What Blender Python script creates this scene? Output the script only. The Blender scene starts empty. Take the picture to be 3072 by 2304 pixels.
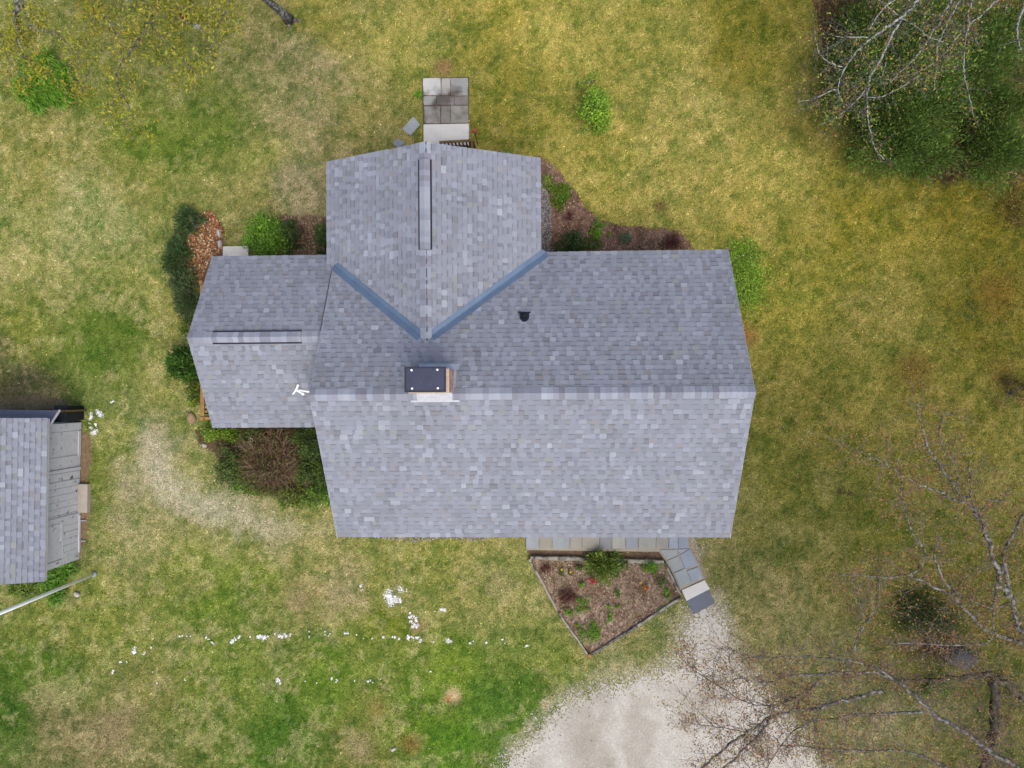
import bpy, math, random
import numpy as np
from mathutils import Matrix, Vector

random.seed(7)
rng = np.random.default_rng(11)
scene = bpy.context.scene
COL = scene.collection

# ------------------------------------------------------------------ camera
CAM_H = 22.2
FPX = 2128.6                      # focal length in pixels of the 3072 px wide picture
NADIR = (1614.0, 1169.3)          # where straight down falls in that picture
YAW = 0.0066
_d = np.array([NADIR[0] - 1536, -(NADIR[1] - 1152), -FPX]); _d /= np.linalg.norm(_d)
_z = -_d
_x = np.array([math.cos(YAW), math.sin(YAW), 0.0]); _x -= _z * np.dot(_x, _z); _x /= np.linalg.norm(_x)
_y = np.cross(_z, _x)
RC = np.array([_x, _y, _z])       # camera -> world
cam_data = bpy.data.cameras.new('camera')
cam_data.sensor_width = 36.0
cam_data.lens = FPX / 3072 * 36.0
cam_data.clip_start = 0.1
cam_data.clip_end = 2000
cam = bpy.data.objects.new('camera', cam_data)
COL.objects.link(cam)
_m = Matrix([[RC[0][0], RC[0][1], RC[0][2]], [RC[1][0], RC[1][1], RC[1][2]], [RC[2][0], RC[2][1], RC[2][2]]]).to_4x4()
_m.translation = (0, 0, CAM_H)
cam.matrix_world = _m
scene.camera = cam

# ------------------------------------------------------------------ sky, sun, exposure
SUN_EL, SUN_AZ = 63.0, 152.0      # azimuth measured from +Y (north) clockwise: the soft sun stands in the south
world = bpy.data.worlds.new('World'); scene.world = world
world.use_nodes = True
nt = world.node_tree
for n in list(nt.nodes): nt.nodes.remove(n)
sky = nt.nodes.new('ShaderNodeTexSky'); sky.sky_type = 'NISHITA'; sky.sun_disc = False
sky.sun_elevation = math.radians(SUN_EL); sky.sun_rotation = math.radians(SUN_AZ)
sky.air_density = 1.0; sky.dust_density = 4.5; sky.ozone_density = 1.0
bg = nt.nodes.new('ShaderNodeBackground'); bg.inputs[1].default_value = 0.15
wo = nt.nodes.new('ShaderNodeOutputWorld')
nt.links.new(sky.outputs[0], bg.inputs[0]); nt.links.new(bg.outputs[0], wo.inputs[0])
sd = bpy.data.lights.new('sun', 'SUN'); sd.energy = 1.2; sd.angle = math.radians(42); sd.color = (1.0, 0.975, 0.94)
sun = bpy.data.objects.new('sun', sd); COL.objects.link(sun)
_a, _e = math.radians(SUN_AZ), math.radians(SUN_EL)
_dir = Vector((math.sin(_a) * math.cos(_e), math.cos(_a) * math.cos(_e), math.sin(_e)))
sun.rotation_euler = _dir.to_track_quat('Z', 'Y').to_euler()
sun.location = (0, -30, 50)
scene.view_settings.view_transform = 'Standard'
scene.view_settings.look = 'None'
scene.view_settings.gamma = 1.0
scene.view_settings.exposure = 0.72
scene.view_settings.use_curve_mapping = False

# ------------------------------------------------------------------ helpers
def at(px, py, z=0.0):
    """world place of a picture point (3072 x 2304) on the level z, metres"""
    w = RC @ np.array([(px - 1536) / FPX, -(py - 1152) / FPX, -1.0])
    t = (z - CAM_H) / w[2]
    return np.array([w[0] * t, w[1] * t, float(z)])

def to_px(P):
    """picture places of world points (N,3)"""
    q = (np.asarray(P, float) - np.array([0, 0, CAM_H])) @ RC
    return np.stack([1536 + FPX * q[:, 0] / -q[:, 2], 1152 - FPX * q[:, 1] / -q[:, 2]], 1)

def lin(c):
    c = np.asarray(c, float) / 255.0
    return np.where(c <= 0.04045, c / 12.92, ((c + 0.055) / 1.055) ** 2.4)
ALB = 0.60                        # picture brightness -> surface colour
def A(r, g, b, k=1.0):
    return tuple(float(v) for v in lin((r, g, b)) * ALB * k)

# value noise
_tab = rng.random(65536)
def _h(ix, iy, seed):
    return _tab[(ix * 73856093 ^ iy * 19349663 ^ seed * 83492791) & 65535]
def vnoise(x, y, seed=0):
    x = np.asarray(x, float); y = np.asarray(y, float)
    ix = np.floor(x).astype(np.int64); iy = np.floor(y).astype(np.int64)
    fx = x - ix; fy = y - iy
    fx = fx * fx * (3 - 2 * fx); fy = fy * fy * (3 - 2 * fy)
    return (_h(ix, iy, seed) * (1 - fx) + _h(ix + 1, iy, seed) * fx) * (1 - fy) + \
           (_h(ix, iy + 1, seed) * (1 - fx) + _h(ix + 1, iy + 1, seed) * fx) * fy
def fbm(x, y, scale, seed=0, octv=4, gain=0.5):
    s = 0.0; a = 1.0; t = 0.0; f = 1.0 / scale
    for o in range(octv):
        s = s + a * vnoise(x * f + 17.3 * o, y * f - 9.1 * o, seed + o); t += a; a *= gain; f *= 2.03
    return s / t

# ---- materials
MATS = {}
def mat(name, col=None, tint=False, rough=0.9, var=0.25, scale=8.0, bump=0.0, bscale=60.0, metal=0.0, var2=0.0, scale2=60.0, spec=0.3, trans=0.0, dark=None, dark_scale=5.0, dark_lo=0.5, dark_hi=0.62):
    """procedural surface: base colour (or the pieces' own colour attribute) with two sizes of noise, optional blotches of a second colour, fine relief"""
    if name in MATS: return MATS[name]
    m = bpy.data.materials.new(name); m.use_nodes = True
    t = m.node_tree; N = t.nodes; L = t.links
    b = N['Principled BSDF']
    b.inputs['Roughness'].default_value = rough; b.inputs['Metallic'].default_value = metal
    b.inputs['Specular IOR Level'].default_value = spec
    if tint:
        at_ = N.new('ShaderNodeAttribute'); at_.attribute_name = 'tint'; src = at_.outputs['Color']
    else:
        rgb = N.new('ShaderNodeRGB'); rgb.outputs[0].default_value = (*col, 1); src = rgb.outputs[0]
    tc = N.new('ShaderNodeNewGeometry')
    def noise(sc, det=4):
        n = N.new('ShaderNodeTexNoise'); n.inputs['Scale'].default_value = sc; n.inputs['Detail'].default_value = det
        L.new(tc.outputs['Position'], n.inputs['Vector']); return n
    if dark is not None:
        n = noise(dark_scale, 6); r = N.new('ShaderNodeMapRange')
        r.inputs['From Min'].default_value = dark_lo; r.inputs['From Max'].default_value = dark_hi
        L.new(n.outputs['Fac'], r.inputs['Value'])
        mx = N.new('ShaderNodeMix'); mx.data_type = 'RGBA'
        L.new(r.outputs[0], mx.inputs['Factor']); L.new(src, mx.inputs['A']); mx.inputs['B'].default_value = (*dark, 1)
        src = mx.outputs['Result']
    for v, sc in ((var, scale), (var2, scale2)):
        if v <= 0: continue
        n = noise(sc); r = N.new('ShaderNodeMapRange')
        r.inputs['From Min'].default_value = 0.25; r.inputs['From Max'].default_value = 0.75
        r.inputs['To Min'].default_value = 1 - v; r.inputs['To Max'].default_value = 1 + v
        L.new(n.outputs['Fac'], r.inputs['Value'])
        mx = N.new('ShaderNodeVectorMath'); mx.operation = 'SCALE'
        L.new(src, mx.inputs[0]); L.new(r.outputs[0], mx.inputs['Scale']); src = mx.outputs[0]
    L.new(src, b.inputs['Base Color'])
    if bump > 0:
        n = noise(bscale, 5); bp = N.new('ShaderNodeBump'); bp.inputs['Strength'].default_value = bump; bp.inputs['Distance'].default_value = 0.02
        L.new(n.outputs['Fac'], bp.inputs['Height']); L.new(bp.outputs[0], b.inputs['Normal'])
    if trans > 0:                                    # leaves let some light through
        tr = N.new('ShaderNodeBsdfTranslucent'); L.new(src, tr.inputs['Color'])
        ms = N.new('ShaderNodeMixShader'); ms.inputs[0].default_value = trans
        out = N['Material Output']
        L.new(b.outputs[0], ms.inputs[1]); L.new(tr.outputs[0], ms.inputs[2]); L.new(ms.outputs[0], out.inputs['Surface'])
    MATS[name] = m
    return m

LEAF = mat('leaf', tint=True, rough=0.6, var=0.15, scale=30, trans=0.25)
NEEDLE = mat('needle', tint=True, rough=0.7, var=0.15, scale=30, trans=0.3)
GRASS = mat('grass_blade', tint=True, rough=0.8, var=0.1, scale=40, trans=0.15, spec=0.1)
LITTER = mat('dead_leaf', tint=True, rough=0.85, var=0.2, scale=40)
SHING = mat('asphalt_shingle', tint=True, rough=0.92, var=0.09, scale=0.9, var2=0.22, scale2=160, bump=0.4, bscale=260, spec=0.2)
STONE = mat('flagstone', tint=True, rough=0.85, var=0.10, scale=3, var2=0.12, scale2=40, bump=0.3, bscale=30)
STAINED = mat('stained_flagstone', tint=True, rough=0.85, var=0.12, scale=3, var2=0.12, scale2=40, bump=0.3, bscale=30, dark=A(98, 92, 86), dark_scale=1.7, dark_lo=0.46, dark_hi=0.62)
CONC = mat('concrete', A(226, 222, 214), rough=0.9, var=0.07, scale=4, var2=0.06, scale2=60, bump=0.2, bscale=80)
VALLEY = mat('blue_grey_metal', A(112, 134, 160), rough=0.45, var=0.12, scale=2.5, var2=.06, scale2=14, metal=0.25, spec=0.5)
ALU = mat('bare_flashing', A(190, 196, 210), rough=0.5, var=0.15, scale=9, metal=0.3)
LEADW = mat('pale_flashing', A(202, 204, 212), rough=0.7, var=0.14, scale=14)
CAPM = mat('black_metal', A(62, 66, 88), rough=0.5, var=0.12, scale=4, metal=0.2, dark=A(120, 118, 115), dark_scale=3.2, dark_lo=0.66, dark_hi=0.80)
CAPEDGE = mat('black_metal_edge', A(34, 36, 52), rough=0.5, var=0.1, scale=4)
BLACK = mat('black_plastic', A(30, 34, 42), rough=0.6, var=0.2, scale=6)
WHITE = mat('white_paint', A(252, 252, 252, 1.52), rough=0.5, var=0.03, scale=4)
TRIM = mat('white_trim', A(225, 222, 220), rough=0.7, var=0.06, scale=5)
SIDING = mat('siding', A(205, 200, 190), rough=0.8, var=0.06, scale=3)
SHEDW = mat('weathered_shed_paint', A(208, 208, 212, 1.2), rough=0.85, var=0.08, scale=6, dark=A(95, 92, 90), dark_scale=7, dark_lo=0.62, dark_hi=0.72, bump=0.2, bscale=40)
CEDAR = mat('stained_wood', A(164, 124, 72), rough=0.75, var=0.25, scale=10)
CEDARD = mat('old_stained_wood', A(116, 90, 54), rough=0.8, var=0.3, scale=10)
TIMBER = mat('grey_timber', A(165, 160, 148), rough=0.9, var=0.2, scale=6, dark=A(88, 85, 78), dark_scale=4, dark_lo=0.50, dark_hi=0.66, bump=0.4, bscale=40)
BRICK = mat('brick', tint=True, rough=0.9, var=0.2, scale=30, bump=0.4, bscale=80)
MORTAR = mat('mortar', A(205, 190, 165), rough=0.95, var=0.15, scale=25, bump=0.4, bscale=80)
SOIL = mat('soil', tint=True, rough=0.97, var=0.25, scale=9, var2=0.35, scale2=55, bump=0.7, bscale=45, spec=0.1)
SAND = mat('sandy_gravel', tint=True, rough=0.97, var=0.06, scale=2.5, var2=0.16, scale2=70, bump=0.4, bscale=60, spec=0.1)
LAWN = mat('turf', tint=True, rough=0.95, var=0.18, scale=7, var2=0.60, scale2=26, bump=0.7, bscale=45, spec=0.1)
BARK = mat('pale_bark', A(176, 176, 170), rough=0.9, var=0.25, scale=9, dark=A(70, 68, 66), dark_scale=16, dark_lo=0.50, dark_hi=0.60, bump=0.4, bscale=40)
BARKM = mat('lichened_bark', A(150, 149, 144), rough=0.9, var=0.25, scale=9, dark=A(78, 76, 74), dark_scale=10, dark_lo=0.42, dark_hi=0.56, bump=0.4, bscale=40)
BARKG = mat('grey_bark', A(128, 124, 118), rough=0.9, var=0.3, scale=9, dark=A(66, 62, 60), dark_scale=12, dark_lo=0.46, dark_hi=0.62, bump=0.4, bscale=40)
BARKD = mat('mossy_bark', A(104, 98, 82), rough=0.95, var=0.35, scale=9, dark=A(40, 38, 34), dark_scale=6, dark_lo=0.45, dark_hi=0.62, bump=0.5, bscale=40)
TWIG = mat('twig', A(136, 122, 114), rough=0.9, var=0.25, scale=9)
TWIGR = mat('reddish_twig', tint=True, rough=0.9, var=0.2, scale=20)
ROCK = mat('rock', A(95, 95, 98), rough=0.9, var=0.25, scale=4, var2=0.2, scale2=30, bump=0.5, bscale=20)
PALEROCK = mat('pale_rock', A(196, 188, 178), rough=0.9, var=0.15, scale=9, var2=0.15, scale2=40, bump=0.5, bscale=30)
CHALK = mat('white_lime', A(250, 250, 250, 1.3), rough=0.95, var=0.06, scale=30)
MAT_B = mat('door_mat_fibre', A(120, 124, 134), rough=0.98, var=0.06, scale=6, var2=0.3, scale2=120, bump=0.6, bscale=160)

# ---- object helpers
def tag(o, label=None, cat=None, group=None, kind=None):
    if label: o['label'] = label
    if cat: o['category'] = cat
    if group: o['group'] = group
    if kind: o['kind'] = kind
    return o
def empty(name, loc, label, cat, group=None, rz=0.0):
    o = bpy.data.objects.new(name, None); COL.objects.link(o)
    o.location = tuple(float(v) for v in loc); o.rotation_euler = (0, 0, rz); o.empty_display_size = 0.2
    return tag(o, label, cat, group)
def link(name, me, parent=None, loc=None, rz=0.0):
    o = bpy.data.objects.new(name, me); COL.objects.link(o)
    if parent is not None: o.parent = parent
    if loc is not None: o.location = tuple(float(v) for v in loc)
    if rz: o.rotation_euler = (0, 0, rz)
    return o
_WL = {}
def origin(o):
    """world place of an unrotated thing made of nested empties / meshes"""
    p = np.zeros(3)
    while o is not None:
        p = p + np.array(o.location); o = o.parent
    return p

class MB:
    """collects faces (with a colour each) and links them as ONE mesh"""
    def __init__(self): self.v = []; self.f = []; self.c = []
    def face(self, pts, col=None):
        n = len(self.v); self.v.extend([tuple(map(float, p)) for p in pts]); self.f.append(tuple(range(n, n + len(pts)))); self.c.append(col)
    def poly(self, verts, faces, col=None):
        n = len(self.v); self.v.extend([tuple(map(float, p)) for p in verts])
        for f in faces: self.f.append(tuple(i + n for i in f)); self.c.append(col)
    def hexa(self, b, t, col=None):
        """eight corners: bottom four and top four, both counter-clockwise from above"""
        self.poly(list(b) + list(t), [(3, 2, 1, 0), (4, 5, 6, 7), (0, 1, 5, 4), (1, 2, 6, 5), (2, 3, 7, 6), (3, 0, 4, 7)], col)
    def box(self, x0, x1, y0, y1, z0, z1, col=None):
        self.hexa([(x0, y0, z0), (x1, y0, z0), (x1, y1, z0), (x0, y1, z0)], [(x0, y0, z1), (x1, y0, z1), (x1, y1, z1), (x0, y1, z1)], col)
    def beam(self, p, q, w, h, col=None):
        """square bar from p to q, w wide sideways, h thick upward (p, q on its axis)"""
        p = np.array(p, float); q = np.array(q, float); d = q - p; d /= np.linalg.norm(d)
        up = np.array([0, 0, 1.0]) if abs(d[2]) < 0.95 else np.array([0, 1.0, 0])
        s = np.cross(d, up); s /= np.linalg.norm(s); u = np.cross(s, d)
        s = s * w / 2; u = u * h / 2
        self.poly([p - s - u, p + s - u, p + s + u, p - s + u, q - s - u, q + s - u, q + s + u, q - s + u],
                  [(0, 3, 2, 1), (4, 5, 6, 7), (0, 1, 5, 4), (1, 2, 6, 5), (2, 3, 7, 6), (3, 0, 4, 7)], col)
    def slab(self, pts, z0, z1, col=None, bevel=0.0):
        n = len(pts)
        a = sum((pts[i][0] * pts[(i + 1) % n][1] - pts[(i + 1) % n][0] * pts[i][1]) for i in range(n))
        if a < 0: pts = pts[::-1]
        cx = sum(p[0] for p in pts) / n; cy = sum(p[1] for p in pts) / n
        def inset(p):
            d = math.hypot(p[0] - cx, p[1] - cy) or 1; k = max(0, 1 - bevel / d); return (cx + (p[0] - cx) * k, cy + (p[1] - cy) * k, z1)
        if bevel > 0:
            rings = [[(p[0], p[1], z0) for p in pts], [(p[0], p[1], z1 - bevel) for p in pts], [inset(p) for p in pts]]
        else:
            rings = [[(p[0], p[1], z0) for p in pts], [(p[0], p[1], z1) for p in pts]]
        vs = [v for r in rings for v in r]; fs = []
        for k in range(len(rings) - 1):
            for i in range(n):
                j = (i + 1) % n; fs.append((k * n + i, k * n + j, (k + 1) * n + j, (k + 1) * n + i))
        fs.append(tuple(range((len(rings) - 1) * n, len(rings) * n)))
        fs.append(tuple(range(n - 1, -1, -1)))
        self.poly(vs, fs, col)
    def tube(self, pts, rad, sides=6, col=None, cap=True):
        pts = [np.array(p, float) for p in pts]; n = len(pts); vs = []
        for i in range(n):
            d = pts[min(i + 1, n - 1)] - pts[max(i - 1, 0)]; L = np.linalg.norm(d); d = d / L if L > 1e-9 else np.array([0, 0, 1.0])
            up = np.array([0, 0, 1.0]) if abs(d[2]) < 0.9 else np.array([1.0, 0, 0])
            s = np.cross(d, up); s /= np.linalg.norm(s); u = np.cross(s, d)
            r = rad[i] if hasattr(rad, '__len__') else rad
            for k in range(sides):
                a = 2 * math.pi * k / sides; vs.append(pts[i] + r * (math.cos(a) * s + math.sin(a) * u))
        fs = [(i * sides + k, i * sides + (k + 1) % sides, (i + 1) * sides + (k + 1) % sides, (i + 1) * sides + k) for i in range(n - 1) for k in range(sides)]
        if cap and sides > 2: fs.append(tuple(range(sides - 1, -1, -1))); fs.append(tuple(range((n - 1) * sides, n * sides)))
        self.poly(vs, fs, col)
    def lathe(self, prof, sides=16, cx=0.0, cy=0.0, col=None):
        vs = []; fs = []
        for (r, z) in prof:
            for k in range(sides):
                a = 2 * math.pi * k / sides; vs.append((cx + r * math.cos(a), cy + r * math.sin(a), z))
        for i in range(len(prof) - 1):
            for k in range(sides):
                j = (k + 1) % sides; fs.append((i * sides + k, i * sides + j, (i + 1) * sides + j, (i + 1) * sides + k))
        fs.append(tuple(range(sides - 1, -1, -1))); fs.append(tuple(range((len(prof) - 1) * sides, len(prof) * sides)))
        self.poly(vs, fs, col)
    def mesh(self, name, m, off=None, smooth=False):
        me = bpy.data.meshes.new(name)
        v = self.v if off is None else [(p[0] - off[0], p[1] - off[1], p[2] - off[2]) for p in self.v]
        me.from_pydata(v, [], self.f)
        if any(c is not None for c in self.c):
            ca = me.color_attributes.new('tint', 'FLOAT_COLOR', 'CORNER')
            nl = len(me.loops); arr = np.ones((nl, 4), np.float32); k = 0
            for f, c in zip(self.f, self.c):
                if c is not None: arr[k:k + len(f), :3] = c
                k += len(f)
            ca.data.foreach_set('color', arr.ravel())
        if smooth: me.polygons.foreach_set('use_smooth', [True] * len(me.polygons))
        me.materials.append(m)
        return me
    def build(self, name, m, parent=None, smooth=False, local=False):
        """vertices are in world places unless local; the object's origin goes to its parent's"""
        off = origin(parent) if (parent is not None and not local) else None
        return link(name, self.mesh(name, m, off, smooth), parent)

def quads(name, Q, colors, m, parent=None, tri=False):
    """fast mesh of loose quads (N,4,3) or triangles (N,3,3), a colour each"""
    Q = np.asarray(Q, np.float32); n, k = Q.shape[0], Q.shape[1]
    if parent is not None: Q = Q - origin(parent).astype(np.float32)
    me = bpy.data.meshes.new(name)
    me.vertices.add(n * k); me.vertices.foreach_set('co', Q.ravel())
    me.loops.add(n * k); me.loops.foreach_set('vertex_index', np.arange(n * k, dtype=np.int32))
    me.polygons.add(n); me.polygons.foreach_set('loop_start', np.arange(0, n * k, k, dtype=np.int32)); me.polygons.foreach_set('loop_total', np.full(n, k, np.int32))
    ca = me.color_attributes.new('tint', 'FLOAT_COLOR', 'POINT')
    c = np.ones((n, k, 4), np.float32); c[:, :, :3] = np.asarray(colors, np.float32)[:, None, :]
    ca.data.foreach_set('color', c.ravel())
    me.update(calc_edges=True); me.materials.append(m)
    return link(name, me, parent)

def unit(v): return v / np.maximum(np.linalg.norm(v, axis=-1, keepdims=True), 1e-9)
def leaf_quads(C, size, aspect=0.55, direction=None, spread=1.0, flat=0.4):
    """leaf-shaped quads round centres C; flat: how much they face up; direction (N,3): where they point"""
    n = len(C); size = np.broadcast_to(size, (n,))
    d = rng.normal(size=(n, 3)) * spread
    d[:, 2] *= (1 - flat)
    if direction is not None: d = d * 0.45 + direction
    d = unit(d)
    up = unit(np.array([0, 0, 1.0]) * (0.4 + flat) + rng.normal(size=(n, 3)) * 0.5)
    s = unit(np.cross(d, up)); u = np.cross(s, d)
    L = size[:, None]; W = (size * aspect)[:, None]
    a = C - d * L * 0.5; b = C + s * W * 0.5 + u * W * 0.15; c = C + d * L * 0.5; e = C - s * W * 0.5 + u * W * 0.15
    return np.stack([a, b, c, e], 1)
def pick(pal, n, jitter=0.18):
    P = np.array([A(*c) for c in pal]); c = P[rng.integers(0, len(P), n)]
    return c * np.exp(rng.normal(size=(n, 1)) * jitter)

# ------------------------------------------------------------------ ground
LAWN_PTS = [(100,350,148,142,78),(300,400,142,140,74),(450,250,116,128,56),(330,300,112,128,50),(620,250,150,138,98),(640,150,148,136,96),(700,60,138,132,64),(850,100,152,146,76),(800,200,146,138,80),(1100,60,156,144,64),
 (1100,200,140,130,54),(1060,230,142,132,60),(1200,100,170,156,80),(1450,100,166,148,74),(1500,250,170,154,84),(1600,60,140,125,48),(1650,350,168,150,76),(1450,400,164,150,80),(1300,350,158,148,74),(1750,250,120,108,52),(1700,600,156,140,62),
 (1850,500,140,122,44),(2100,450,125,105,34),(2150,650,118,98,32),(1900,700,138,124,60),(1800,900,128,120,56),(2000,900,122,112,50),(1700,1050,118,116,54),(1900,1150,112,110,46),(1750,1250,128,122,66),(1680,1300,146,136,90),(2100,1300,108,104,44),
 (1900,1400,110,110,50),(2150,1500,104,102,52),(550,350,148,146,78),(650,400,152,138,104),(570,430,150,140,84),(200,500,158,156,100),(50,550,152,150,88),(300,650,150,148,82),(380,700,138,136,72),(60,750,132,136,62),(200,780,98,118,46),(240,740,104,122,48),(30,830,118,105,75),
 (330,800,144,142,78),(250,950,124,136,60),(200,1050,122,132,60),(280,1050,152,148,108),(345,1000,168,160,134),(325,960,164,156,126),(450,1095,168,160,132),(400,1055,162,154,120),(600,1130,156,150,108),(530,1110,160,152,116),(430,1010,132,134,68),(420,1170,136,136,72),(230,1010,126,134,62),(280,1120,140,140,84),(520,1180,138,138,74),(380,930,136,138,72),(640,1160,140,138,78),(1950,1560,140,134,96),(1800,1500,136,130,88),(2100,1620,112,110,60),(1700,1420,130,126,78),(700,1190,152,148,88),(330,1150,156,150,102),(250,1300,130,136,64),(400,1250,128,136,62),
 (500,1300,112,130,48),(560,1240,118,132,52),(650,1300,146,138,88),(750,1280,152,140,98),(850,1250,136,138,72),(950,1190,140,142,72),(1000,1250,144,142,80),(1080,1300,150,146,88),(820,1330,116,128,40),(700,1450,108,130,46),(500,1450,116,130,56),(300,1500,134,132,74),(100,1450,92,116,42),
 (40,1550,76,104,36),(120,1360,130,134,66),(250,1600,140,126,86),(180,1600,134,120,80),(400,1550,114,126,54),(620,1600,78,112,34),(600,1500,92,118,42),(750,1600,130,126,68),(900,1550,106,130,44),(1000,1450,110,132,42),(1100,1550,92,122,44),(1140,1520,88,116,42),(1180,1450,122,132,58),(1000,1620,96,130,38),
 (1300,1450,164,156,116),(1400,1350,154,146,96),(1240,1400,146,140,84),(560,700,140,134,74),(1600,1600,160,150,120),(2000,1600,120,118,70)]
_lp = np.array([at(a * 1.3888, b * 1.3888)[:2] for a, b, *_ in LAWN_PTS]); _lc = np.array([lin((min(c[2], c[3] * 1.07), c[3], c[4] * 1.0)) * ALB for c in LAWN_PTS])
DRIVE = [(2062,1858),(2052,1930),(2035,1985),(1985,2010),(1905,2040),(1800,2065),(1710,2105),(1640,2160),(1600,2215),(1545,2262),(1470,2340),(1400,2460),(2560,2460),(2490,2330),(2410,2235),(2350,2150),(2300,2090),(2262,2045),(2225,1985),(2190,1915),(2160,1850),(2135,1800)]
WORN = [(440,1320,56,(186,174,150)),(470,1375,64,(188,178,154)),(480,1430,74,(188,178,154)),(520,1470,74,(190,180,156)),(580,1505,74,(190,180,158)),(650,1535,74,(190,180,156)),(730,1558,71,(186,176,150)),(800,1575,64,(180,170,142)),(880,1590,64,(172,162,130)),(960,1590,44,(168,158,122)),(400,1480,71,(172,162,132)),(360,1560,64,(164,154,120)),(480,1290,36,(176,164,134)),(900,630,50,(160,146,116)),(880,520,50,(158,146,112)),(340,2200,80,(146,130,96)),(1020,1790,60,(158,146,110)),(900,1800,50,(150,134,96)),(1080,2240,60,(154,140,104)),(1500,1750,60,(156,148,106)),(1940,2080,60,(170,160,134)),(2100,1660,30,(180,168,146)),(2110,1720,34,(180,168,146))] + [(x_, y_, 62, (172, 163, 138)) for x_, y_ in DRIVE if y_ < 2340]
LAWN_SPOTS = [(1358,2088,26,(206,178,142)),(1345,2098,12,(176,128,84)),(1232,2232,34,(132,114,60)),(1130,2128,30,(146,134,76)),(1250,1878,22,(148,124,86)),(1640,2112,20,(196,178,150)),(940,1440,30,(150,132,90)),(420,1490,16,(120,120,60)),(830,1000,20,(150,140,84)),(1330,205,30,(150,120,84)),(1980,620,22,(120,100,60)),(2235,1010,40,(146,112,66)),(2550,1480,10,(84,74,50)),(2520,1476,12,(84,74,50)),(2740,1110,60,(110,92,44)),(2990,880,70,(116,96,40)),(3010,1120,50,(116,100,46)),(1090,560,30,(168,148,120))]
def lawn_colour(x, y):
    x = np.asarray(x, float); y = np.asarray(y, float)
    wx = x + (fbm(x, y, 1.6, 3) - 0.5) * 2.4; wy = y + (fbm(x, y, 1.6, 9) - 0.5) * 2.4
    out = np.zeros(x.shape + (3,)); wsum = np.zeros(x.shape)
    for p, c in zip(_lp, _lc):
        d2 = (wx - p[0]) ** 2 + (wy - p[1]) ** 2
        w = 1.0 / (d2 + 0.12) ** 1.6
        out += w[..., None] * c; wsum += w
    c = out / wsum[..., None]
    g = fbm(x, y, 0.55, 21, 5, 0.62) - 0.5            # tufts: greener, drier
    h = fbm(x, y, 0.16, 41, 3, 0.7) - 0.5
    q = rng.normal(size=x.shape) * 0.16
    dry = np.clip(g * 2.0 + h * 2.3 + q, -1.1, 1.2)[..., None]
    c = c * np.exp(dry * np.where(dry > 0, np.array([0.42, 0.33, 0.62]), np.array([0.55, 0.34, 0.50])))
    b = fbm(x, y, 3.2, 55, 3)[..., None] - 0.5
    c = c * (1 + b * np.array([0.20, 0.1, 0.15]))
    sst = lambda a, b_, v: np.clip((v - a) / (b_ - a), 0, 1) ** 2 * (3 - 2 * np.clip((v - a) / (b_ - a), 0, 1))
    amt = np.clip(.34 - .028 * (x - 2) - .022 * (y + 2), .10, .66)       # straw-coloured thatch is commoner toward the west and south
    m1 = sst(.535, .62, fbm(x, y, .55, 71, 6, .70) + .22 * h + .10 * b[..., 0]) * amt
    tan = lin((172, 158, 118)) * ALB
    c = c * (1 - m1[..., None]) + (tan * .6 + c * .5) * m1[..., None] * (1 + .5 * h[..., None])
    m2 = sst(.55, .64, fbm(x, y, .42, 81, 6, .70) - .15 * h) * .75
    c = c * (1 - m2[..., None] * np.array([.42, .26, .44]))
    for (px, py, r, col, nb, ns) in [q_ + (.35, .12) for q_ in LAWN_SPOTS] + [q_ + (1.0, .4) for q_ in WORN]:
        p = at(px, py); rr = r * CAM_H / FPX
        w = np.clip(1.25 * np.exp(-(((x - p[0]) ** 2 + (y - p[1]) ** 2) / rr ** 2)) - nb * fbm(x, y, ns, 91, 4, .65), 0, 1)[..., None]
        c = c * (1 - w) + lin(col) * ALB * w * (1 + .5 * h[..., None])
    return np.clip(c * np.array([1.03, 1.045, .95]), 0.008, 0.9)

def axis(lo, hi, step, far):
    a = list(np.arange(lo, hi + 1e-6, step)); d = step * 4
    left = []; v = lo
    while v > -far: v -= d; left.append(v); d *= 1.7
    right = []; v = a[-1]; d = step * 4
    while v < far: v += d; right.append(v); d *= 1.7
    return np.array(left[::-1] + a + right)
gx = axis(-18.6, 16.2, 0.058, 500); gy = axis(-13.0, 13.8, 0.058, 500)
GX, GY = np.meshgrid(gx, gy); nxg, nyg = len(gx), len(gy)
gcol = lawn_colour(np.clip(GX, -22, 20), np.clip(GY, -17, 17))
_far = (GX < -18.7) | (GX > 16.3) | (GY < -13.1) | (GY > 13.9)
gcol[_far] = gcol[~_far].mean(0)
me = bpy.data.meshes.new('lawn')
co = np.stack([GX, GY, np.zeros_like(GX)], -1).reshape(-1, 3).astype(np.float32)
ii = np.arange(nxg * nyg).reshape(nyg, nxg)
fa = np.stack([ii[:-1, :-1], ii[:-1, 1:], ii[1:, 1:], ii[1:, :-1]], -1).reshape(-1, 4).astype(np.int32)
me.vertices.add(len(co)); me.vertices.foreach_set('co', co.ravel())
me.loops.add(fa.size); me.loops.foreach_set('vertex_index', fa.ravel())
me.polygons.add(len(fa)); me.polygons.foreach_set('loop_start', np.arange(0, fa.size, 4, dtype=np.int32)); me.polygons.foreach_set('loop_total', np.full(len(fa), 4, np.int32))
ca = me.color_attributes.new('tint', 'FLOAT_COLOR', 'POINT')
cc = np.ones((len(co), 4), np.float32); cc[:, :3] = gcol.reshape(-1, 3); ca.data.foreach_set('color', cc.ravel())
me.update(calc_edges=True); me.materials.append(LAWN)
tag(link('lawn', me), kind='structure')

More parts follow.
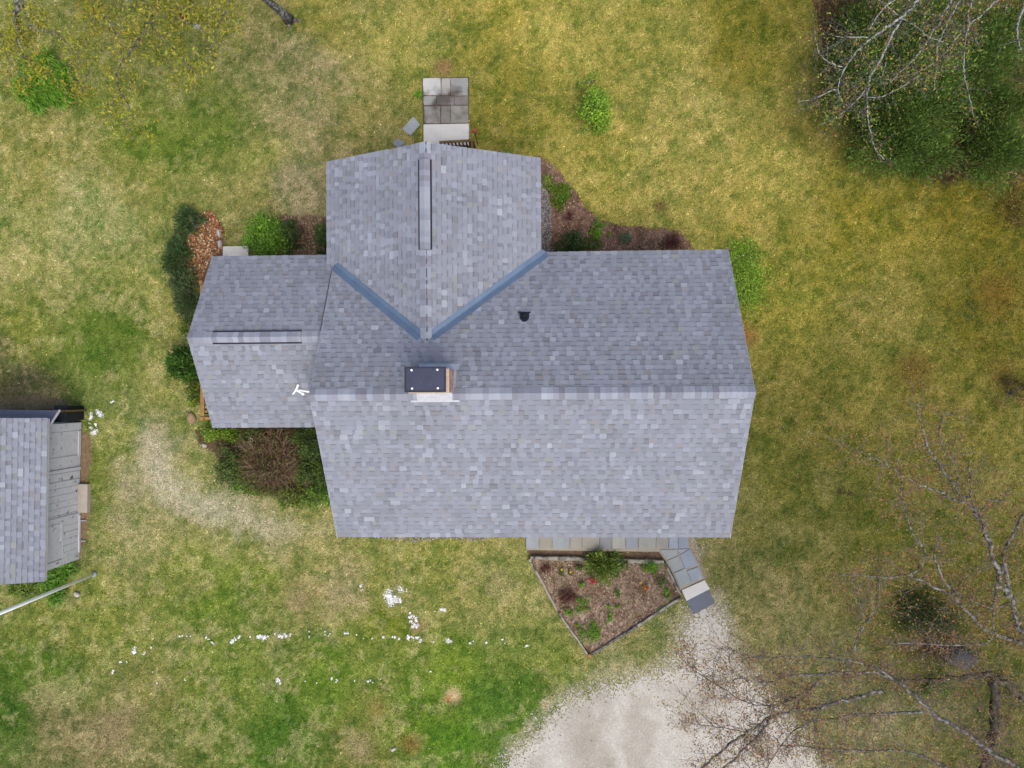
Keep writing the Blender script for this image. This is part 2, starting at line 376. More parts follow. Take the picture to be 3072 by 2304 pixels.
def ragged(pts, z, step=0.12, amp=0.12, seed=1, scale=0.4):
    """outline through picture points, resampled with an uneven edge; world xy"""
    P = [at(x, y, z)[:2] for x, y in pts]; out = []
    for i in range(len(P)):
        a, b = P[i], P[(i + 1) % len(P)]; L = np.linalg.norm(b - a); n = max(1, int(L / step))
        t = (b - a) / max(L, 1e-6); nn = np.array([-t[1], t[0]])
        for k in range(n):
            p = a + (b - a) * k / n
            out.append(p + nn * (float(fbm(p[0], p[1], scale, seed, 4, 0.6)) - 0.5) * 2 * amp)
    return np.array(out)
def inside(poly, x, y):
    x = np.asarray(x); y = np.asarray(y); r = np.zeros(x.shape, bool); n = len(poly); j = n - 1
    for i in range(n):
        xi, yi = poly[i]; xj, yj = poly[j]
        c = ((yi > y) != (yj > y)) & (x < (xj - xi) * (y - yi) / (yj - yi + 1e-12) + xi)
        r ^= c; j = i
    return r
KEEP_OUT = []          # outlines where no turf grows
def sheet(name, pts, z, m, pal, kind='structure', step=0.12, amp=0.12, seed=1, res=0.07, nscale=0.5, parent=None, thick=0.0, jit=0.3, crumb=0.035):
    """uneven-edged patch of ground, gridded so that its colour can vary"""
    poly = ragged(pts, z, step, amp, seed); KEEP_OUT.append(poly)
    lo = poly.min(0); hi = poly.max(0)
    xs = np.arange(lo[0], hi[0] + res, res); ys = np.arange(lo[1], hi[1] + res, res)
    X, Y = np.meshgrid(xs, ys)
    jx = rng.normal(size=X.shape) * crumb; jy = rng.normal(size=X.shape) * crumb
    ins = inside(poly, X + res / 2 + jx, Y + res / 2 + jy)[:-1, :-1]
    idx = np.argwhere(ins); i0 = idx[:, 0]; j0 = idx[:, 1]
    xx = X[0]; yy = Y[:, 0]
    Q = np.stack([np.stack([xx[j0], yy[i0]], 1), np.stack([xx[j0 + 1], yy[i0]], 1), np.stack([xx[j0 + 1], yy[i0 + 1]], 1), np.stack([xx[j0], yy[i0 + 1]], 1)], 1)
    Zh = z + thick * (fbm(Q[..., 0], Q[..., 1], 0.35, seed + 4) ) if thick else np.full(Q.shape[:2], z)
    Q = np.concatenate([Q, Zh[..., None]], -1)
    P = np.array([A(*c) for c in pal])
    f = fbm(Q[:, 0, 0], Q[:, 0, 1], nscale, seed + 7, 4, 0.6)
    f = np.clip((f - 0.25) / 0.5, 0, 0.999) * (len(P) - 1); k = f.astype(int); fr = (f - k)[:, None]
    c = P[k] * (1 - fr) + P[np.minimum(k + 1, len(P) - 1)] * fr
    c = c * np.exp(rng.normal(size=(len(c), 1)) * 0.08 * jit / 0.3)
    o = quads(name, Q, c, m, parent)
    if kind: tag(o, kind=kind)
    return o, poly

sheet('driveway', DRIVE, 0.008, SAND, [(176,169,155),(193,187,175),(203,198,187),(185,178,165)], amp=0.22, seed=31, res=0.036, nscale=1.6, jit=0.28, crumb=0.24)
sheet('bare_path_edge', [(2062,1610),(2085,1612),(2106,1700),(2128,1790),(2108,1800),(2090,1730),(2075,1680)], 0.010, SAND, [(168,154,132),(184,172,152)], amp=0.08, seed=37, res=0.036, crumb=.06)

# ------------------------------------------------------------------ house
X0, X1, YR, ZR, PIT = -5.627, 5.222, -0.085, 4.90, 0.5928
RS, RN = 3.976, 3.880
ZS, ZN = ZR - PIT * RS, ZR - PIT * RN
WX0, WX1, WYR, WZR, WRS, WRN = -9.205, -5.50, 1.430, 3.860, 2.43, 2.40        # porch wing
WZS, WZN = WZR - PIT * WRS, WZR - PIT * WRN
NXR, NZR, NP, NRW, NRE, NY0 = -2.872, 4.09, 0.475, 2.965, 2.975, 6.385          # rear wing, ridge runs north
NZW, NZE = NZR - NP * NRW, NZR - NP * NRE
NYM = YR + (ZR - NZR) / PIT                                                     # where its ridge dies into the main slope
house = empty('house', (-0.2, -0.1, 0), 'house with grey shingled gable roofs, brick chimney and blue-grey valleys', 'house')

def prism_x(mb, x0, x1, sec):
    n = len(sec); mb.poly([(x0, y, z) for y, z in sec] + [(x1, y, z) for y, z in sec],
        [tuple(range(n - 1, -1, -1)), tuple(range(n, 2 * n))] + [(i, (i + 1) % n, n + (i + 1) % n, n + i) for i in range(n)])
def prism_y(mb, y0, y1, sec):
    n = len(sec); mb.poly([(x, y0, z) for x, z in sec] + [(x, y1, z) for x, z in sec],
        [tuple(range(n)), tuple(range(2 * n - 1, n - 1, -1))] + [(n + i, n + (i + 1) % n, (i + 1) % n, i) for i in range(n)])
T = 0.15
mb = MB(); prism_x(mb, X0 + 0.012, X1 - 0.012, [(YR - RS + .01, ZS - T), (YR - RS + .01, ZS - .012), (YR, ZR - .012), (YR + RN - .01, ZN - .012), (YR + RN - .01, ZN - T), (YR, ZR - T)])
roof_m = mb.build('main_roof', TRIM, house)
mb = MB(); prism_x(mb, WX0 + 0.012, WX1, [(WYR - WRS + .01, WZS - T), (WYR - WRS + .01, WZS - .012), (WYR, WZR - .012), (WYR + WRN - .01, WZN - .012), (WYR + WRN - .01, WZN - T), (WYR, WZR - T)])
roof_w = mb.build('porch_roof', TRIM, house)
mb = MB(); prism_y(mb, NYM + 0.9, NY0 - .012, [(NXR - NRW + .01, NZW - T), (NXR, NZR - T), (NXR + NRE - .01, NZE - T), (NXR + NRE - .01, NZE - .012), (NXR, NZR - .012), (NXR - NRW + .01, NZW - .012)])
roof_n = mb.build('rear_roof', TRIM, house)
# walls under the roofs
def walls(name, sec_fn, *a):
    mb = MB(); sec_fn(mb, *a); return mb.build(name, SIDING, house)
i = 0.32
walls('main_wall', prism_x, X0 + .28, X1 - .28, [(YR - RS + i, 0), (YR - RS + i, ZS + PIT * i - T - .01), (YR, ZR - T - .01), (YR + RN - i, ZN + PIT * i - T - .01), (YR + RN - i, 0)][::1])
walls('rear_wall', prism_y, YR + RN - i - .02, NY0 - .3, [(NXR - NRW + i, 0), (NXR + NRE - i, 0), (NXR + NRE - i, NZE + NP * i - T - .01), (NXR, NZR - T - .01), (NXR - NRW + i, NZW + NP * i - T - .01)])
walls('porch_wall', prism_x, -7.2, X0 + .27, [(WYR - WRS + .7, 0.02), (WYR - WRS + .7, WZS + PIT * .7 - T - .01), (WYR, WZR - T - .01), (WYR + WRN - .7, WZN + PIT * .7 - T - .01), (WYR + WRN - .7, 0.02)])
for (wx, wy) in ((-2.8, -3.74), (-0.2, -3.74), (3.6, -3.74)):
    mb = MB(); mb.box(wx - .5, wx + .5, wy - .06, wy - .005, 0.95, 2.1); w_ = mb.build('window', TRIM, house)
    mb = MB(); mb.box(wx - .42, wx + .42, wy - .075, wy - .062, 1.02, 2.03); mb.build('pane', CAPEDGE, w_)
mb = MB(); mb.box(1.25, 2.2, -3.82, -3.745, .14, 2.18); dr = mb.build('door', CEDARD, house)
mb = MB(); mb.box(1.36, 1.42, -3.86, -3.822, 1.02, 1.12); mb.build('handle', ALU, dr)

SP = [((151,155,166),62),((156,160,172),22),((146,149,159),18),((163,168,179),8),((172,177,186),2.2),((140,142,150),5),((151,150,156),4),((148,155,163),4),((153,157,157),3)]
_sc = np.array([A(*c) for c, w in SP]); _sw = np.array([w for c, w in SP], float); _sw /= _sw.sum()
r2 = random.Random(5)
def shingle_col():
    c = _sc[np.searchsorted(np.cumsum(_sw), r2.random() * 0.9999)]
    return c * math.exp(r2.gauss(0, 0.03))
PIECES = []      # (verts, faces, cols, roof)
def shingle_plane(O, u, v, L, S, roof, e=0.143):
    O = np.array(O, float); u = np.array(u, float); v = np.array(v, float); v = v / np.linalg.norm(v); n = np.cross(u, v)
    if n[2] < 0: n = -n
    k = int(math.ceil(S / e))
    for i in range(k):
        v0 = i * e + r2.uniform(-.002, .002); v1 = min((i + 1) * e + .012, S)
        if i == 0: v0 = -0.012
        p = -0.012 - r2.uniform(0, .25); tab = r2.random() < .5
        while p < L + .012:
            w = r2.uniform(.10, .20) if tab else r2.uniform(.07, .20)
            if r2.random() < .12: w *= 1.5
            a, b = max(p, -0.012), min(p + w, L + .012); p += w
            if b - a > 0.012:
                h = (.015 if tab else .007) + r2.uniform(-.001, .001); ht = .0015
                q = lambda uu, vv, hh: O + u * uu + v * vv + n * hh
                c = shingle_col() * (1.03 if tab else .96)
                if tab or v1 - v0 < .1:
                    vb = v1 - .012 - r2.uniform(.008, .018); hb = ht + (h - ht) * (v1 - vb) / (v1 - v0)
                    V = [q(a, v0, 0), q(b, v0, 0), q(a, v0, h), q(b, v0, h), q(b, vb, hb), q(a, vb, hb), q(b, v1, ht), q(a, v1, ht)]
                    F = [(0, 1, 3, 2), (2, 3, 4, 5), (5, 4, 6, 7), (0, 2, 7), (1, 6, 3)]; C = [c * .35, c, c * .86, c * .6, c * .6]  # tab's top band darkened to paint the shade below the next course
                else:                                    # lower layer, with the darker granule band, also painting shade under the next course
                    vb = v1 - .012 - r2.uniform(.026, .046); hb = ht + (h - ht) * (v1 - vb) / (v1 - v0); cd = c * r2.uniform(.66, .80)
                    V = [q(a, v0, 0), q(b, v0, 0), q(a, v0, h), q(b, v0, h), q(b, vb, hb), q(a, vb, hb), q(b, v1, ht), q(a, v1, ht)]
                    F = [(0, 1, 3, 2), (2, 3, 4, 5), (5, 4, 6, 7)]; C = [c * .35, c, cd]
                if np.dot(np.cross(V[3] - V[2], V[4] - V[3]), n) < 0: F = [f[::-1] for f in F]
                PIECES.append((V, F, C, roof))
            tab = not tab
sl = math.sqrt(1 + PIT * PIT); sln = math.sqrt(1 + NP * NP)
shingle_plane((X0, YR - RS, ZS), (1, 0, 0), (0, 1, PIT), X1 - X0, RS * sl, roof_m)
shingle_plane((X0, YR + RN, ZN), (1, 0, 0), (0, -1, PIT), X1 - X0, RN * sl, roof_m)
shingle_plane((WX0, WYR - WRS, WZS), (1, 0, 0), (0, 1, PIT), WX1 - WX0, WRS * sl, roof_w)
shingle_plane((WX0, WYR + WRN, WZN), (1, 0, 0), (0, -1, PIT), WX1 - WX0, WRN * sl, roof_w)
LN = NY0 - NYM
shingle_plane((NXR - NRW, NYM, NZW), (0, 1, 0), (1, 0, NP), LN, NRW * sln, roof_n)
shingle_plane((NXR + NRE, NYM, NZE), (0, 1, 0), (-1, 0, NP), LN, NRE * sln, roof_n)
def main_z(x, y): return np.where(y > YR, ZR - PIT * (y - YR), ZR - PIT * (YR - y))
def rear_z(x, y): return NZR - NP * abs(x - NXR)
def hidden(p):
    ctr = np.mean(p[0], 0); x, y, z = ctr
    if p[3] is roof_m and NYM < y < NY0 and NXR - NRW < x < NXR + NRE and rear_z(x, y) > main_z(x, y) + .14: return True
    if p[3] is roof_n and X0 < x < X1 and y < YR + RN and main_z(x, y) > rear_z(x, y) + .10: return True
    if p[3] is roof_w and x > X0 + .16: return True
    return False
PIECES = [p for p in PIECES if not hidden(p)]
def parea(p):
    V = np.array(p[0])[[2, 3, 4, 5]] if len(p[0]) == 6 else np.array(p[0])[[2, 3, 6, 7]]
    q = to_px(V); return abs(sum(q[i][0] * q[(i + 1) % 4][1] - q[(i + 1) % 4][0] * q[i][1] for i in range(4))) / 2
PIECES.sort(key=parea, reverse=True)
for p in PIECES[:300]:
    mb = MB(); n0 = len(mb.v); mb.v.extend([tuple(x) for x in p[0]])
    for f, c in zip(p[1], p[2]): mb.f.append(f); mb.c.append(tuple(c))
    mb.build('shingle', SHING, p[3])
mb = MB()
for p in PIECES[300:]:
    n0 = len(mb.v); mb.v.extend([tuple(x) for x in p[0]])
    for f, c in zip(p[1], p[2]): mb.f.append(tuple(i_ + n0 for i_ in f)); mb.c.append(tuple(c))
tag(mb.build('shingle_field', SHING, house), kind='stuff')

# ridge caps: bent shingles lapped along each ridge
CP = [(162,168,181),(171,177,187),(151,155,168),(141,142,153),(157,160,173),(166,172,184),(146,147,159)]
def ridge(a, b, pitch, roof, name='ridge_cap', lift=0.018, half=0.15, e=0.143, soft=0.9):
    a = np.array(a, float); b = np.array(b, float); L = np.linalg.norm(b - a); d = (b - a) / L; s = np.cross(d, (0, 0, 1.0))
    n = int(L / e)
    for k in range(n + 1):
        t0 = k * e; t1 = min(t0 + e + .02, L + .01)
        if t1 - t0 < .03: continue
        c = np.array(A(*r2.choice(CP))) * math.exp(r2.gauss(0, .04)); mb = MB()
        rows = []
        for (t, h) in ((t0, .012), (t1, .003)):
            row = []
            for f in (-1, -.45, 0, .45, 1):
                drop = pitch * half * (abs(f) * soft + (1 - soft) * f * f) if abs(f) > .01 else -.004
                row.append(a + d * t + s * half * f + np.array([0, 0, lift + h - drop * 1.0 - (0 if abs(f) < 1 else 0)]))
            rows.append(row)
        low = [p - np.array([0, 0, .013]) for p in rows[0]]
        V = rows[0] + rows[1] + low
        F = [(i_, i_ + 1, 5 + i_ + 1, 5 + i_) for i_ in range(4)] + [(10 + i_, 10 + i_ + 1, i_ + 1, i_) for i_ in range(4)]
        if np.dot(np.cross(V[1] - V[0], V[6] - V[1]), (0, 0, 1)) < 0: F = [f[::-1] for f in F]
        mb.poly(V, F); mb.c = [tuple(c)] * 4 + [tuple(c * .6)] * 4
        mb.build(name, SHING, roof)
ridge((X0 - .012, YR, ZR), (X1 + .012, YR, ZR), PIT, roof_m)
def ridge_vent(a, b, pitch, roof):
    a = np.array(a, float); b = np.array(b, float); d = (b - a) / np.linalg.norm(b - a); s = np.cross(d, (0, 0, 1.0)); mb = MB()
    for sg in (-1, 1):
        o = s * sg * .150; z0 = -pitch * .150
        mb.beam(a + o + (0, 0, z0 + .034), b + o + (0, 0, z0 + .034), .050, .034)
    mb.build('ridge_vent', CAPEDGE, roof)
    ridge(a + np.array([0, 0, .045]), b + np.array([0, 0, .045]), pitch * .9, roof, 'vent_cap', half=.138)
ry = lambda py: float(at(1278, py, NZR)[1])
ridge((NXR, NY0 + .01, NZR), (NXR, ry(478), NZR), NP, roof_n)
ridge_vent((NXR, ry(478), NZR), (NXR, ry(748), NZR), NP, roof_n)
ridge((NXR, ry(750), NZR), (NXR, NYM - .16, NZR), NP, roof_n)
rx = lambda px: float(at(px, 1012, WZR)[0])
ridge((WX0 - .012, WYR, WZR), (rx(636), WYR, WZR), PIT, roof_w)
ridge_vent((rx(636), WYR, WZR), (rx(903), WYR, WZR), PIT, roof_w)
ridge((rx(904), WYR, WZR), (X0 + .2, WYR, WZR), PIT, roof_w)

# open metal valleys
def valley(side):
    run = NRE if side > 0 else NRW
    pts = []
    for t in (0.045, 1.0):
        dx = t * (YR + RN - NYM) * PIT / NP
        if side < 0 and t == 1.0: dx = min(dx, NXR - X0 - .02)
        y = NYM + dx * NP / PIT
        pts.append(np.array([NXR + side * dx, y, NZR - NP * dx]))
    lo, hi = pts
    # main-side leaf runs south, rear-side leaf runs up toward the rear ridge
    w = .135
    m0 = lambda p, k: p + np.array([side * w * .55 * k, -w * .85 * k, PIT * w * .85 * k + .020])
    n0 = lambda p, k: p + np.array([-side * w * .85 * k, w * .55 * k, NP * w * .85 * k + .020])
    mb = MB(); up = np.array([0, 0, .006])
    V = [n0(lo, 1), n0(hi, 1), hi + up * 3, lo + up * 3, m0(lo, 1), m0(hi, 1)]
    F = [(0, 1, 2, 3), (3, 2, 5, 4)]
    if np.cross(V[1] - V[0], V[2] - V[1])[2] < 0: F = [f[::-1] for f in F]
    mb.poly(V, F); mb.poly([v - np.array([0, 0, .012]) for v in V], [f[::-1] for f in F])
    # standing crimp along the middle
    mb.tube([lo + up * 4, hi + up * 4], .010, 6)
    mb.build('valley_flashing', VALLEY, house)
valley(1); valley(-1)
# short valley where the rear wing's corner laps the porch roof
c0 = np.array([NXR - NRW - .03, 0, 0]); zz = lambda y: WZR - PIT * abs(y - WYR)
mb = MB(); ya, yb = at(990, 800, 2.75)[1], at(990, 770, 2.75)[1]
xa, xb = at(1010, 797, 2.85)[0], at(975, 774, 2.75)[0]
V = [(xb - .02, yb + .05, zz(yb + .05) + .03), (xb - .08, yb - .04, zz(yb - .04) + .03), (xa - .04, ya - .10, zz(ya - .10) + .035), (xa + .03, ya, zz(ya) + .06)]
mb.face(V); mb.face([(v[0], v[1], v[2] - .01) for v in V[::-1]]); mb.build('valley_flashing', VALLEY, house)

# step flashing board along the rake over the porch roof
for (ya, yb) in ((YR + .002, YR + RN), (YR - .002, YR - RS)):
    for xe in (X0 - .006, X1 + .006):
        mb = MB(); mb.beam((xe, ya, float(main_z(0, ya)) - .085), (xe, yb, float(main_z(0, yb)) - .085), .02, .15); mb.build('rake_board', TRIM, house)

# dark strip painting the shadow line on the porch roof under the main rake
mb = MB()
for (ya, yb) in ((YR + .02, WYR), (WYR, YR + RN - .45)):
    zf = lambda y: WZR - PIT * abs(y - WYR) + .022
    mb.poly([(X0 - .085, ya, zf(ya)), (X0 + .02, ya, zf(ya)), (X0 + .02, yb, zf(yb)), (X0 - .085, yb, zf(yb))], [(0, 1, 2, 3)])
mb.build('rake_shadow_strip', mat('rake_shadow_grey', A(88, 90, 104), rough=.6, var=.1, scale=6), house)

# chimney
CX0, CX1, CY0, CY1, CZ = -3.03, -2.10, -0.05, 0.50, 5.60
mb = MB(); mb.box(CX0 + .008, CX1 - .008, CY0 + .008, CY1 - .008, 4.0, CZ); chim = mb.build('chimney', MORTAR, house)
BP = [(186,132,116),(198,150,132),(168,116,104),(206,170,150),(190,140,126)]
bh, bl, gap = .058, .195, .010
z = 4.42; row = 0
while z + bh < CZ + .001:
    for face in range(4):
        a0, a1 = ((CX0, CX1) if face in (0, 2) else (CY0, CY1)); off = 0 if row % 2 == 0 else -bl / 2
        p = a0 + off
        while p < a1:
            s0, s1 = max(p, a0), min(p + bl, a1); p += bl + gap
            if s1 - s0 < .03: continue
            d = .004 + r2.uniform(-.002, .003); mb = MB()
            if face == 0: bx_ = (s0, s1, CY0 - d, CY0 + .02)
            elif face == 2: bx_ = (s0, s1, CY1 - .02, CY1 + d)
            elif face == 1: bx_ = (CX1 - .02, CX1 + d, s0 + .001, s1 - .001)
            else: bx_ = (CX0 - d, CX0 + .02, s0 + .001, s1 - .001)
            yc = .5 * (bx_[2] + bx_[3]); 
            if z + bh < float(main_z(0, yc)) - .02: continue
            c = np.array(A(*r2.choice(BP))) * math.exp(r2.gauss(0, .1))
            mb.box(*bx_, z, z + bh, tuple(c)); mb.build('brick', BRICK, chim)
    z += bh + gap; row += 1
mb = MB(); mb.slab([(CX0 - .02, CY0 - .02), (CX1 + .02, CY0 - .02), (CX1 + .02, CY1 + .02), (CX0 - .02, CY1 + .02)], CZ + .001, CZ + .07, bevel=.03); mb.build('chimney_crown', MORTAR, chim)
ka, kb = at(1214, 1177, 5.86), at(1337, 1100, 5.86)
mb = MB(); mb.box(ka[0], kb[0], ka[1], kb[1], 5.84, 5.862); cap = mb.build('chimney_cap', CAPM, house)
mb = MB(); w = .035
mb.box(ka[0] - .002, kb[0] + .002, ka[1] - .002, ka[1] + w, 5.825, 5.874); mb.box(ka[0] - .002, kb[0] + .002, kb[1] - w, kb[1] + .002, 5.825, 5.874)
mb.box(ka[0] - .002, ka[0] + w, ka[1] + w + .001, kb[1] - w - .001, 5.825, 5.873); mb.box(kb[0] - w, kb[0] + .002, ka[1] + w + .001, kb[1] - w - .001, 5.825, 5.873)
mb.build('cap_rim', CAPEDGE, cap)
for (bx_, by_) in ((1234.5, 1110.5), (1312, 1109), (1236, 1165.5), (1313.5, 1164.5)):
    p = at(bx_, by_, 5.87); mb = MB(); mb.lathe([(.026, 5.8625), (.026, 5.872), (.018, 5.884), (.004, 5.888)], 10, p[0], p[1]); mb.build('bolt', WHITE, cap)
for (lx, ly) in ((ka[0] + .1, ka[1] + .08), (kb[0] - .1, ka[1] + .08), (ka[0] + .1, kb[1] - .08), (kb[0] - .1, kb[1] - .08)):
    mb = MB(); mb.box(lx - .012, lx + .012, ly - .012, ly + .012, 5.665, 5.8395); mb.build('cap_leg', CAPEDGE, cap)
# chimney flashing: pale apron over the ridge to the south, pan behind, strips at the sides
mb = MB(); ap = .03
V = [(CX0 + .05, CY0 - .006, 4.94), (CX1, CY0 - .006, 4.94), (CX1, YR - .02, 4.94), (CX0 + .05, YR - .02, 4.94)]
yS = YR - .19
mb.poly([(CX0 + .06, CY0 + .01, 5.02), (CX1 + .002, CY0 + .01, 5.02), (CX1 + .002, CY0 - .02, ZR + .050), (CX0 + .06, CY0 - .02, ZR + .050), (CX0 + .06, YR, ZR + .046), (CX1 + .002, YR, ZR + .046), (CX1 + .004, yS, ZR - PIT * .19 + .046), (CX0 + .06, yS, ZR - PIT * .19 + .046)],
        [(0, 1, 2, 3)[::-1], (3, 2, 5, 4)[::-1], (4, 5, 6, 7)[::-1]])
mb.poly([(CX0 - .10, yS + .035, ZR - PIT * .155 + .050), (CX1 + .17, yS + .035, ZR - PIT * .155 + .050), (CX1 + .17, yS - .012, ZR - PIT * .20 + .050), (CX0 - .10, yS - .012, ZR - PIT * .20 + .050)], [(3, 2, 1, 0)])
mb.build('chimney_flashing', LEADW, house)
mb = MB(); yN = CY1 + .17
mb.poly([(CX0 + .06, CY1 + .006, float(main_z(0, CY1)) + .06), (CX1 + .14, CY1 + .006, float(main_z(0, CY1)) + .06), (CX1 + .14, yN, float(main_z(0, yN)) + .035), (CX0 + .06, yN, float(main_z(0, yN)) + .035)], [(0, 1, 2, 3)])
for k in range(4):
    y0, y1 = CY0 + .05 + k * .13, CY0 + .05 + k * .13 + .125
    mb.poly([(CX1 + .006, y0, float(main_z(0, y0)) + .03), (CX1 + .075, y0, float(main_z(0, y0)) + .022), (CX1 + .075, y1, float(main_z(0, y1)) + .022), (CX1 + .006, y1, float(main_z(0, y1)) + .03)], [(0, 1, 2, 3)])
mb.build('chimney_flashing', ALU, house)

# plumbing vent with its boot
v = at(1572, 940, 4.25); vz = float(main_z(0, v[1]))
mb = MB(); bx_ = []
for k in range(13):
    a = math.pi + math.pi * k / 12; bx_.append((v[0] + .125 * math.cos(a), v[1] - .02 + .155 * math.sin(a)))
outl = [(v[0] + .165, v[1] + .11), (v[0] - .165, v[1] + .11), (v[0] - .165, v[1] + .075), (v[0] - .125, v[1] + .06)] + bx_ + [(v[0] + .125, v[1] + .06), (v[0] + .165, v[1] + .075)]
mb.face([(x, y, float(main_z(0, y)) + .024) for x, y in outl]); 
mb.face([(x, y, float(main_z(0, y)) + .010) for x, y in outl[::-1]])
boot = mb.build('vent_boot', CAPEDGE, house)
mb = MB(); mb.tube([(v[0] - .01, v[1], vz), (v[0] - .01, v[1], vz + .05), (v[0] - .01, v[1], vz + .10)], [.075, .062, .045], 14, cap=False); mb.build('collar', BLACK, boot)
mb = MB(); mb.lathe([(.042, vz + .02), (.042, vz + .26), (.034, vz + .262), (.034, vz + .10)], 14, v[0] - .01, v[1]); mb.build('vent_pipe', CAPEDGE, boot)

# three-armed white fixture on the gable
hz = 4.15; hub = at(888, 1170, hz)
fx = MB(); fx.tube([(X0 + .03, hub[1] - .1, hz - .12), hub - (0, 0, .02), hub], [.022, .022, .026], 8); weather = fx.build('roof_fixture', WHITE, house)
for (ex, ey, rr) in ((893.5, 1157, .036), (880, 1181, .024), (909, 1182, .042)):
    e_ = at(ex, ey, hz + .01); mb = MB()
    mb.tube([hub, hub * .5 + e_ * .5, e_ * .8 + hub * .2, e_, e_ + (e_ - hub) / np.linalg.norm(e_ - hub) * rr], [.03, .02, .022, rr, rr * .45], 8); mb.build('arm', WHITE, weather, smooth=True)

# west porch: deck, posts, railing with balusters, stair down to the north
PX, PYS, PYN, PZ = -9.86, -0.78, 3.22, .72
mb = MB()
deck = None
for k in range(20):
    y0 = PYS + k * (PYN - PYS) / 20; mb = MB(); mb.box(PX - .02, -7.21, y0 + .004, y0 + (PYN - PYS) / 20 - .004, PZ - .04, PZ)
    if deck is None: deck = MB(); deck.box(PX + .03, -7.25, PYS + .03, PYN - .03, PZ - .2, PZ - .045); deck = deck.build('porch_deck', CEDARD, house)
    mb.build('deck_board', CEDARD, deck)
for (x, y) in ((WX0 + .35, WYR - WRS + .35), (WX0 + .35, WYR + WRN - .35)):
    mb = MB(); mb.box(x - .06, x + .06, y - .06, y + .06, 0, 2.45); mb.build('porch_post', CEDARD, house)
mb = MB(); mb.box(PX - .055, PX + .055, PYS + .06, PYN - .06, 1.66, 1.70); rail = mb.build('porch_railing', CEDAR, house)
mb = MB(); mb.box(PX + .062, -8.2, PYS - .045, PYS + .045, 1.66, 1.70); mb.build('handrail', CEDAR, rail)
for (x, y, zz_) in ((PX, PYS, 1.74), (PX, PYN, 1.78), (PX, 4.12, 1.08)):
    mb = MB(); mb.slab([(x - .055, y - .055), (x + .055, y - .055), (x + .055, y + .055), (x - .055, y + .055)], 0, zz_, bevel=.012); mb.build('railing_post', CEDAR, rail)
y = PYS + .14
while y < PYN - .1:
    mb = MB(); mb.box(PX - .018, PX + .018, y - .018, y + .018, PZ + .002, 1.658); mb.build('baluster', CEDARD, rail); y += .125
x = PX + .14
while x < -8.3:
    mb = MB(); mb.box(x - .018, x + .018, PYS - .018, PYS + .018, PZ + .002, 1.658); mb.build('baluster', CEDARD, rail); x += .125
mb = MB(); mb.beam((PX, PYN + .05, 1.66), (PX, 4.06, 1.02), .09, .045); mb.build('handrail', CEDARD, rail)
mb = MB(); mb.beam((PX, PYN + .05, .88), (PX, 4.06, .25), .04, .08); mb.build('stair_rail', CEDARD, rail)
for k in range(6):
    y = PYN + .14 + k * .12; t = (y - PYN - .05) / (4.06 - PYN - .05); mb = MB(); mb.box(PX - .016, PX + .016, y - .016, y + .016, .90 - .63 * t, 1.64 - .64 * t); mb.build('baluster', CEDARD, rail)
for k in range(4):
    mb = MB(); mb.box(PX + .06, -8.75, PYN + .01 + k * .24, PYN + .24 + k * .24, PZ - .18 - k * .16, PZ - .14 - k * .16); mb.build('stair_tread', CEDARD, house)

# rear door stoop railing, seen past the gable
ra, rb = at(1318, 427, 1.05), at(1416, 421.5, 1.05)
mb = MB(); mb.beam(ra, rb, .07, .045); rr_ = mb.build('stoop_railing', CEDARD, house)
for k in range(9):
    p = ra + (rb - ra) * (k + .3) / 9; mb = MB(); mb.box(p[0] - .02, p[0] + .02, p[1] - .02, p[1] + .02, .25, 1.03); mb.build('baluster', CEDARD, rr_)
mb = MB(); mb.slab([(rb[0] - .05, rb[1] - .05), (rb[0] + .05, rb[1] - .05), (rb[0] + .05, rb[1] + .05), (rb[0] - .05, rb[1] + .05)], 0, 1.10, bevel=.01); mb.build('railing_post', CEDARD, rr_)
mb = MB(); mb.beam((rb[0], rb[1] - .06, 1.05), (rb[0] + .02, NY0 - .3, 1.05), .07, .045); mb.build('handrail', CEDARD, rr_)
mb = MB(); mb.box(ra[0] - .1, rb[0] + .06, NY0 - .28, rb[1] + .05, .02, .22); mb.build('stoop', CEDARD, house)

# ------------------------------------------------------------------ paving
def stone_pal(): return r2.choice([(156,162,168),(150,156,162),(165,168,166),(150,150,140),(172,172,164),(140,146,150)])
def flag(parent, pts, z0, z1, col, jit=.006, m=None):
    P = [at(x, y, z1)[:2] for x, y in pts]; out = []
    for i_ in range(len(P)):
        a, b = P[i_], P[(i_ + 1) % len(P)]
        for t in (0, .33, .66): out.append(tuple(a + (b - a) * t + rng.normal(size=2) * jit))
    mb = MB(); mb.slab(out, z0, z1, tuple(np.array(A(*col)) * math.exp(r2.gauss(0, .06))), bevel=.012)
    return mb.build('flagstone', m or STONE, parent)
Z1 = lambda x, y: (1140 + x / 5.53, 200 + y / 5.53)
def base_slab(name, pts, z, m, col=None):
    mb = MB(); P = [tuple(at(x, y, z)[:2]) for x, y in pts]; mb.slab(P, -.02, z, col, bevel=.01); KEEP_OUT.append(np.array(P)); return tag(mb.build(name, m), kind='structure')
patio = base_slab('rear_patio', [Z1(700, 180), Z1(1478, 172), Z1(1472, 950), Z1(708, 955)], .025, SOIL, A(105, 92, 76))
for (a, b, c, d, col) in ((712,190,1009,472,(182,182,178)),(1018,190,1164,470,(158,154,148)),(1172,186,1458,474,(152,152,150)),(720,486,934,634,(148,148,144)),(942,486,1226,632,(126,124,122)),(1231,488,1456,634,(118,112,106)),
                        (730,652,1000,938,(148,145,136)),(1008,648,1166,936,(122,118,110)),(1171,646,1460,934,(140,138,128))):
    flag(patio, [Z1(a, b), Z1(c, b), Z1(c, d), Z1(a, d)], .02, .055 + r2.uniform(-.004, .006), tuple(min(255, v + 14) for v in col), m=STAINED)
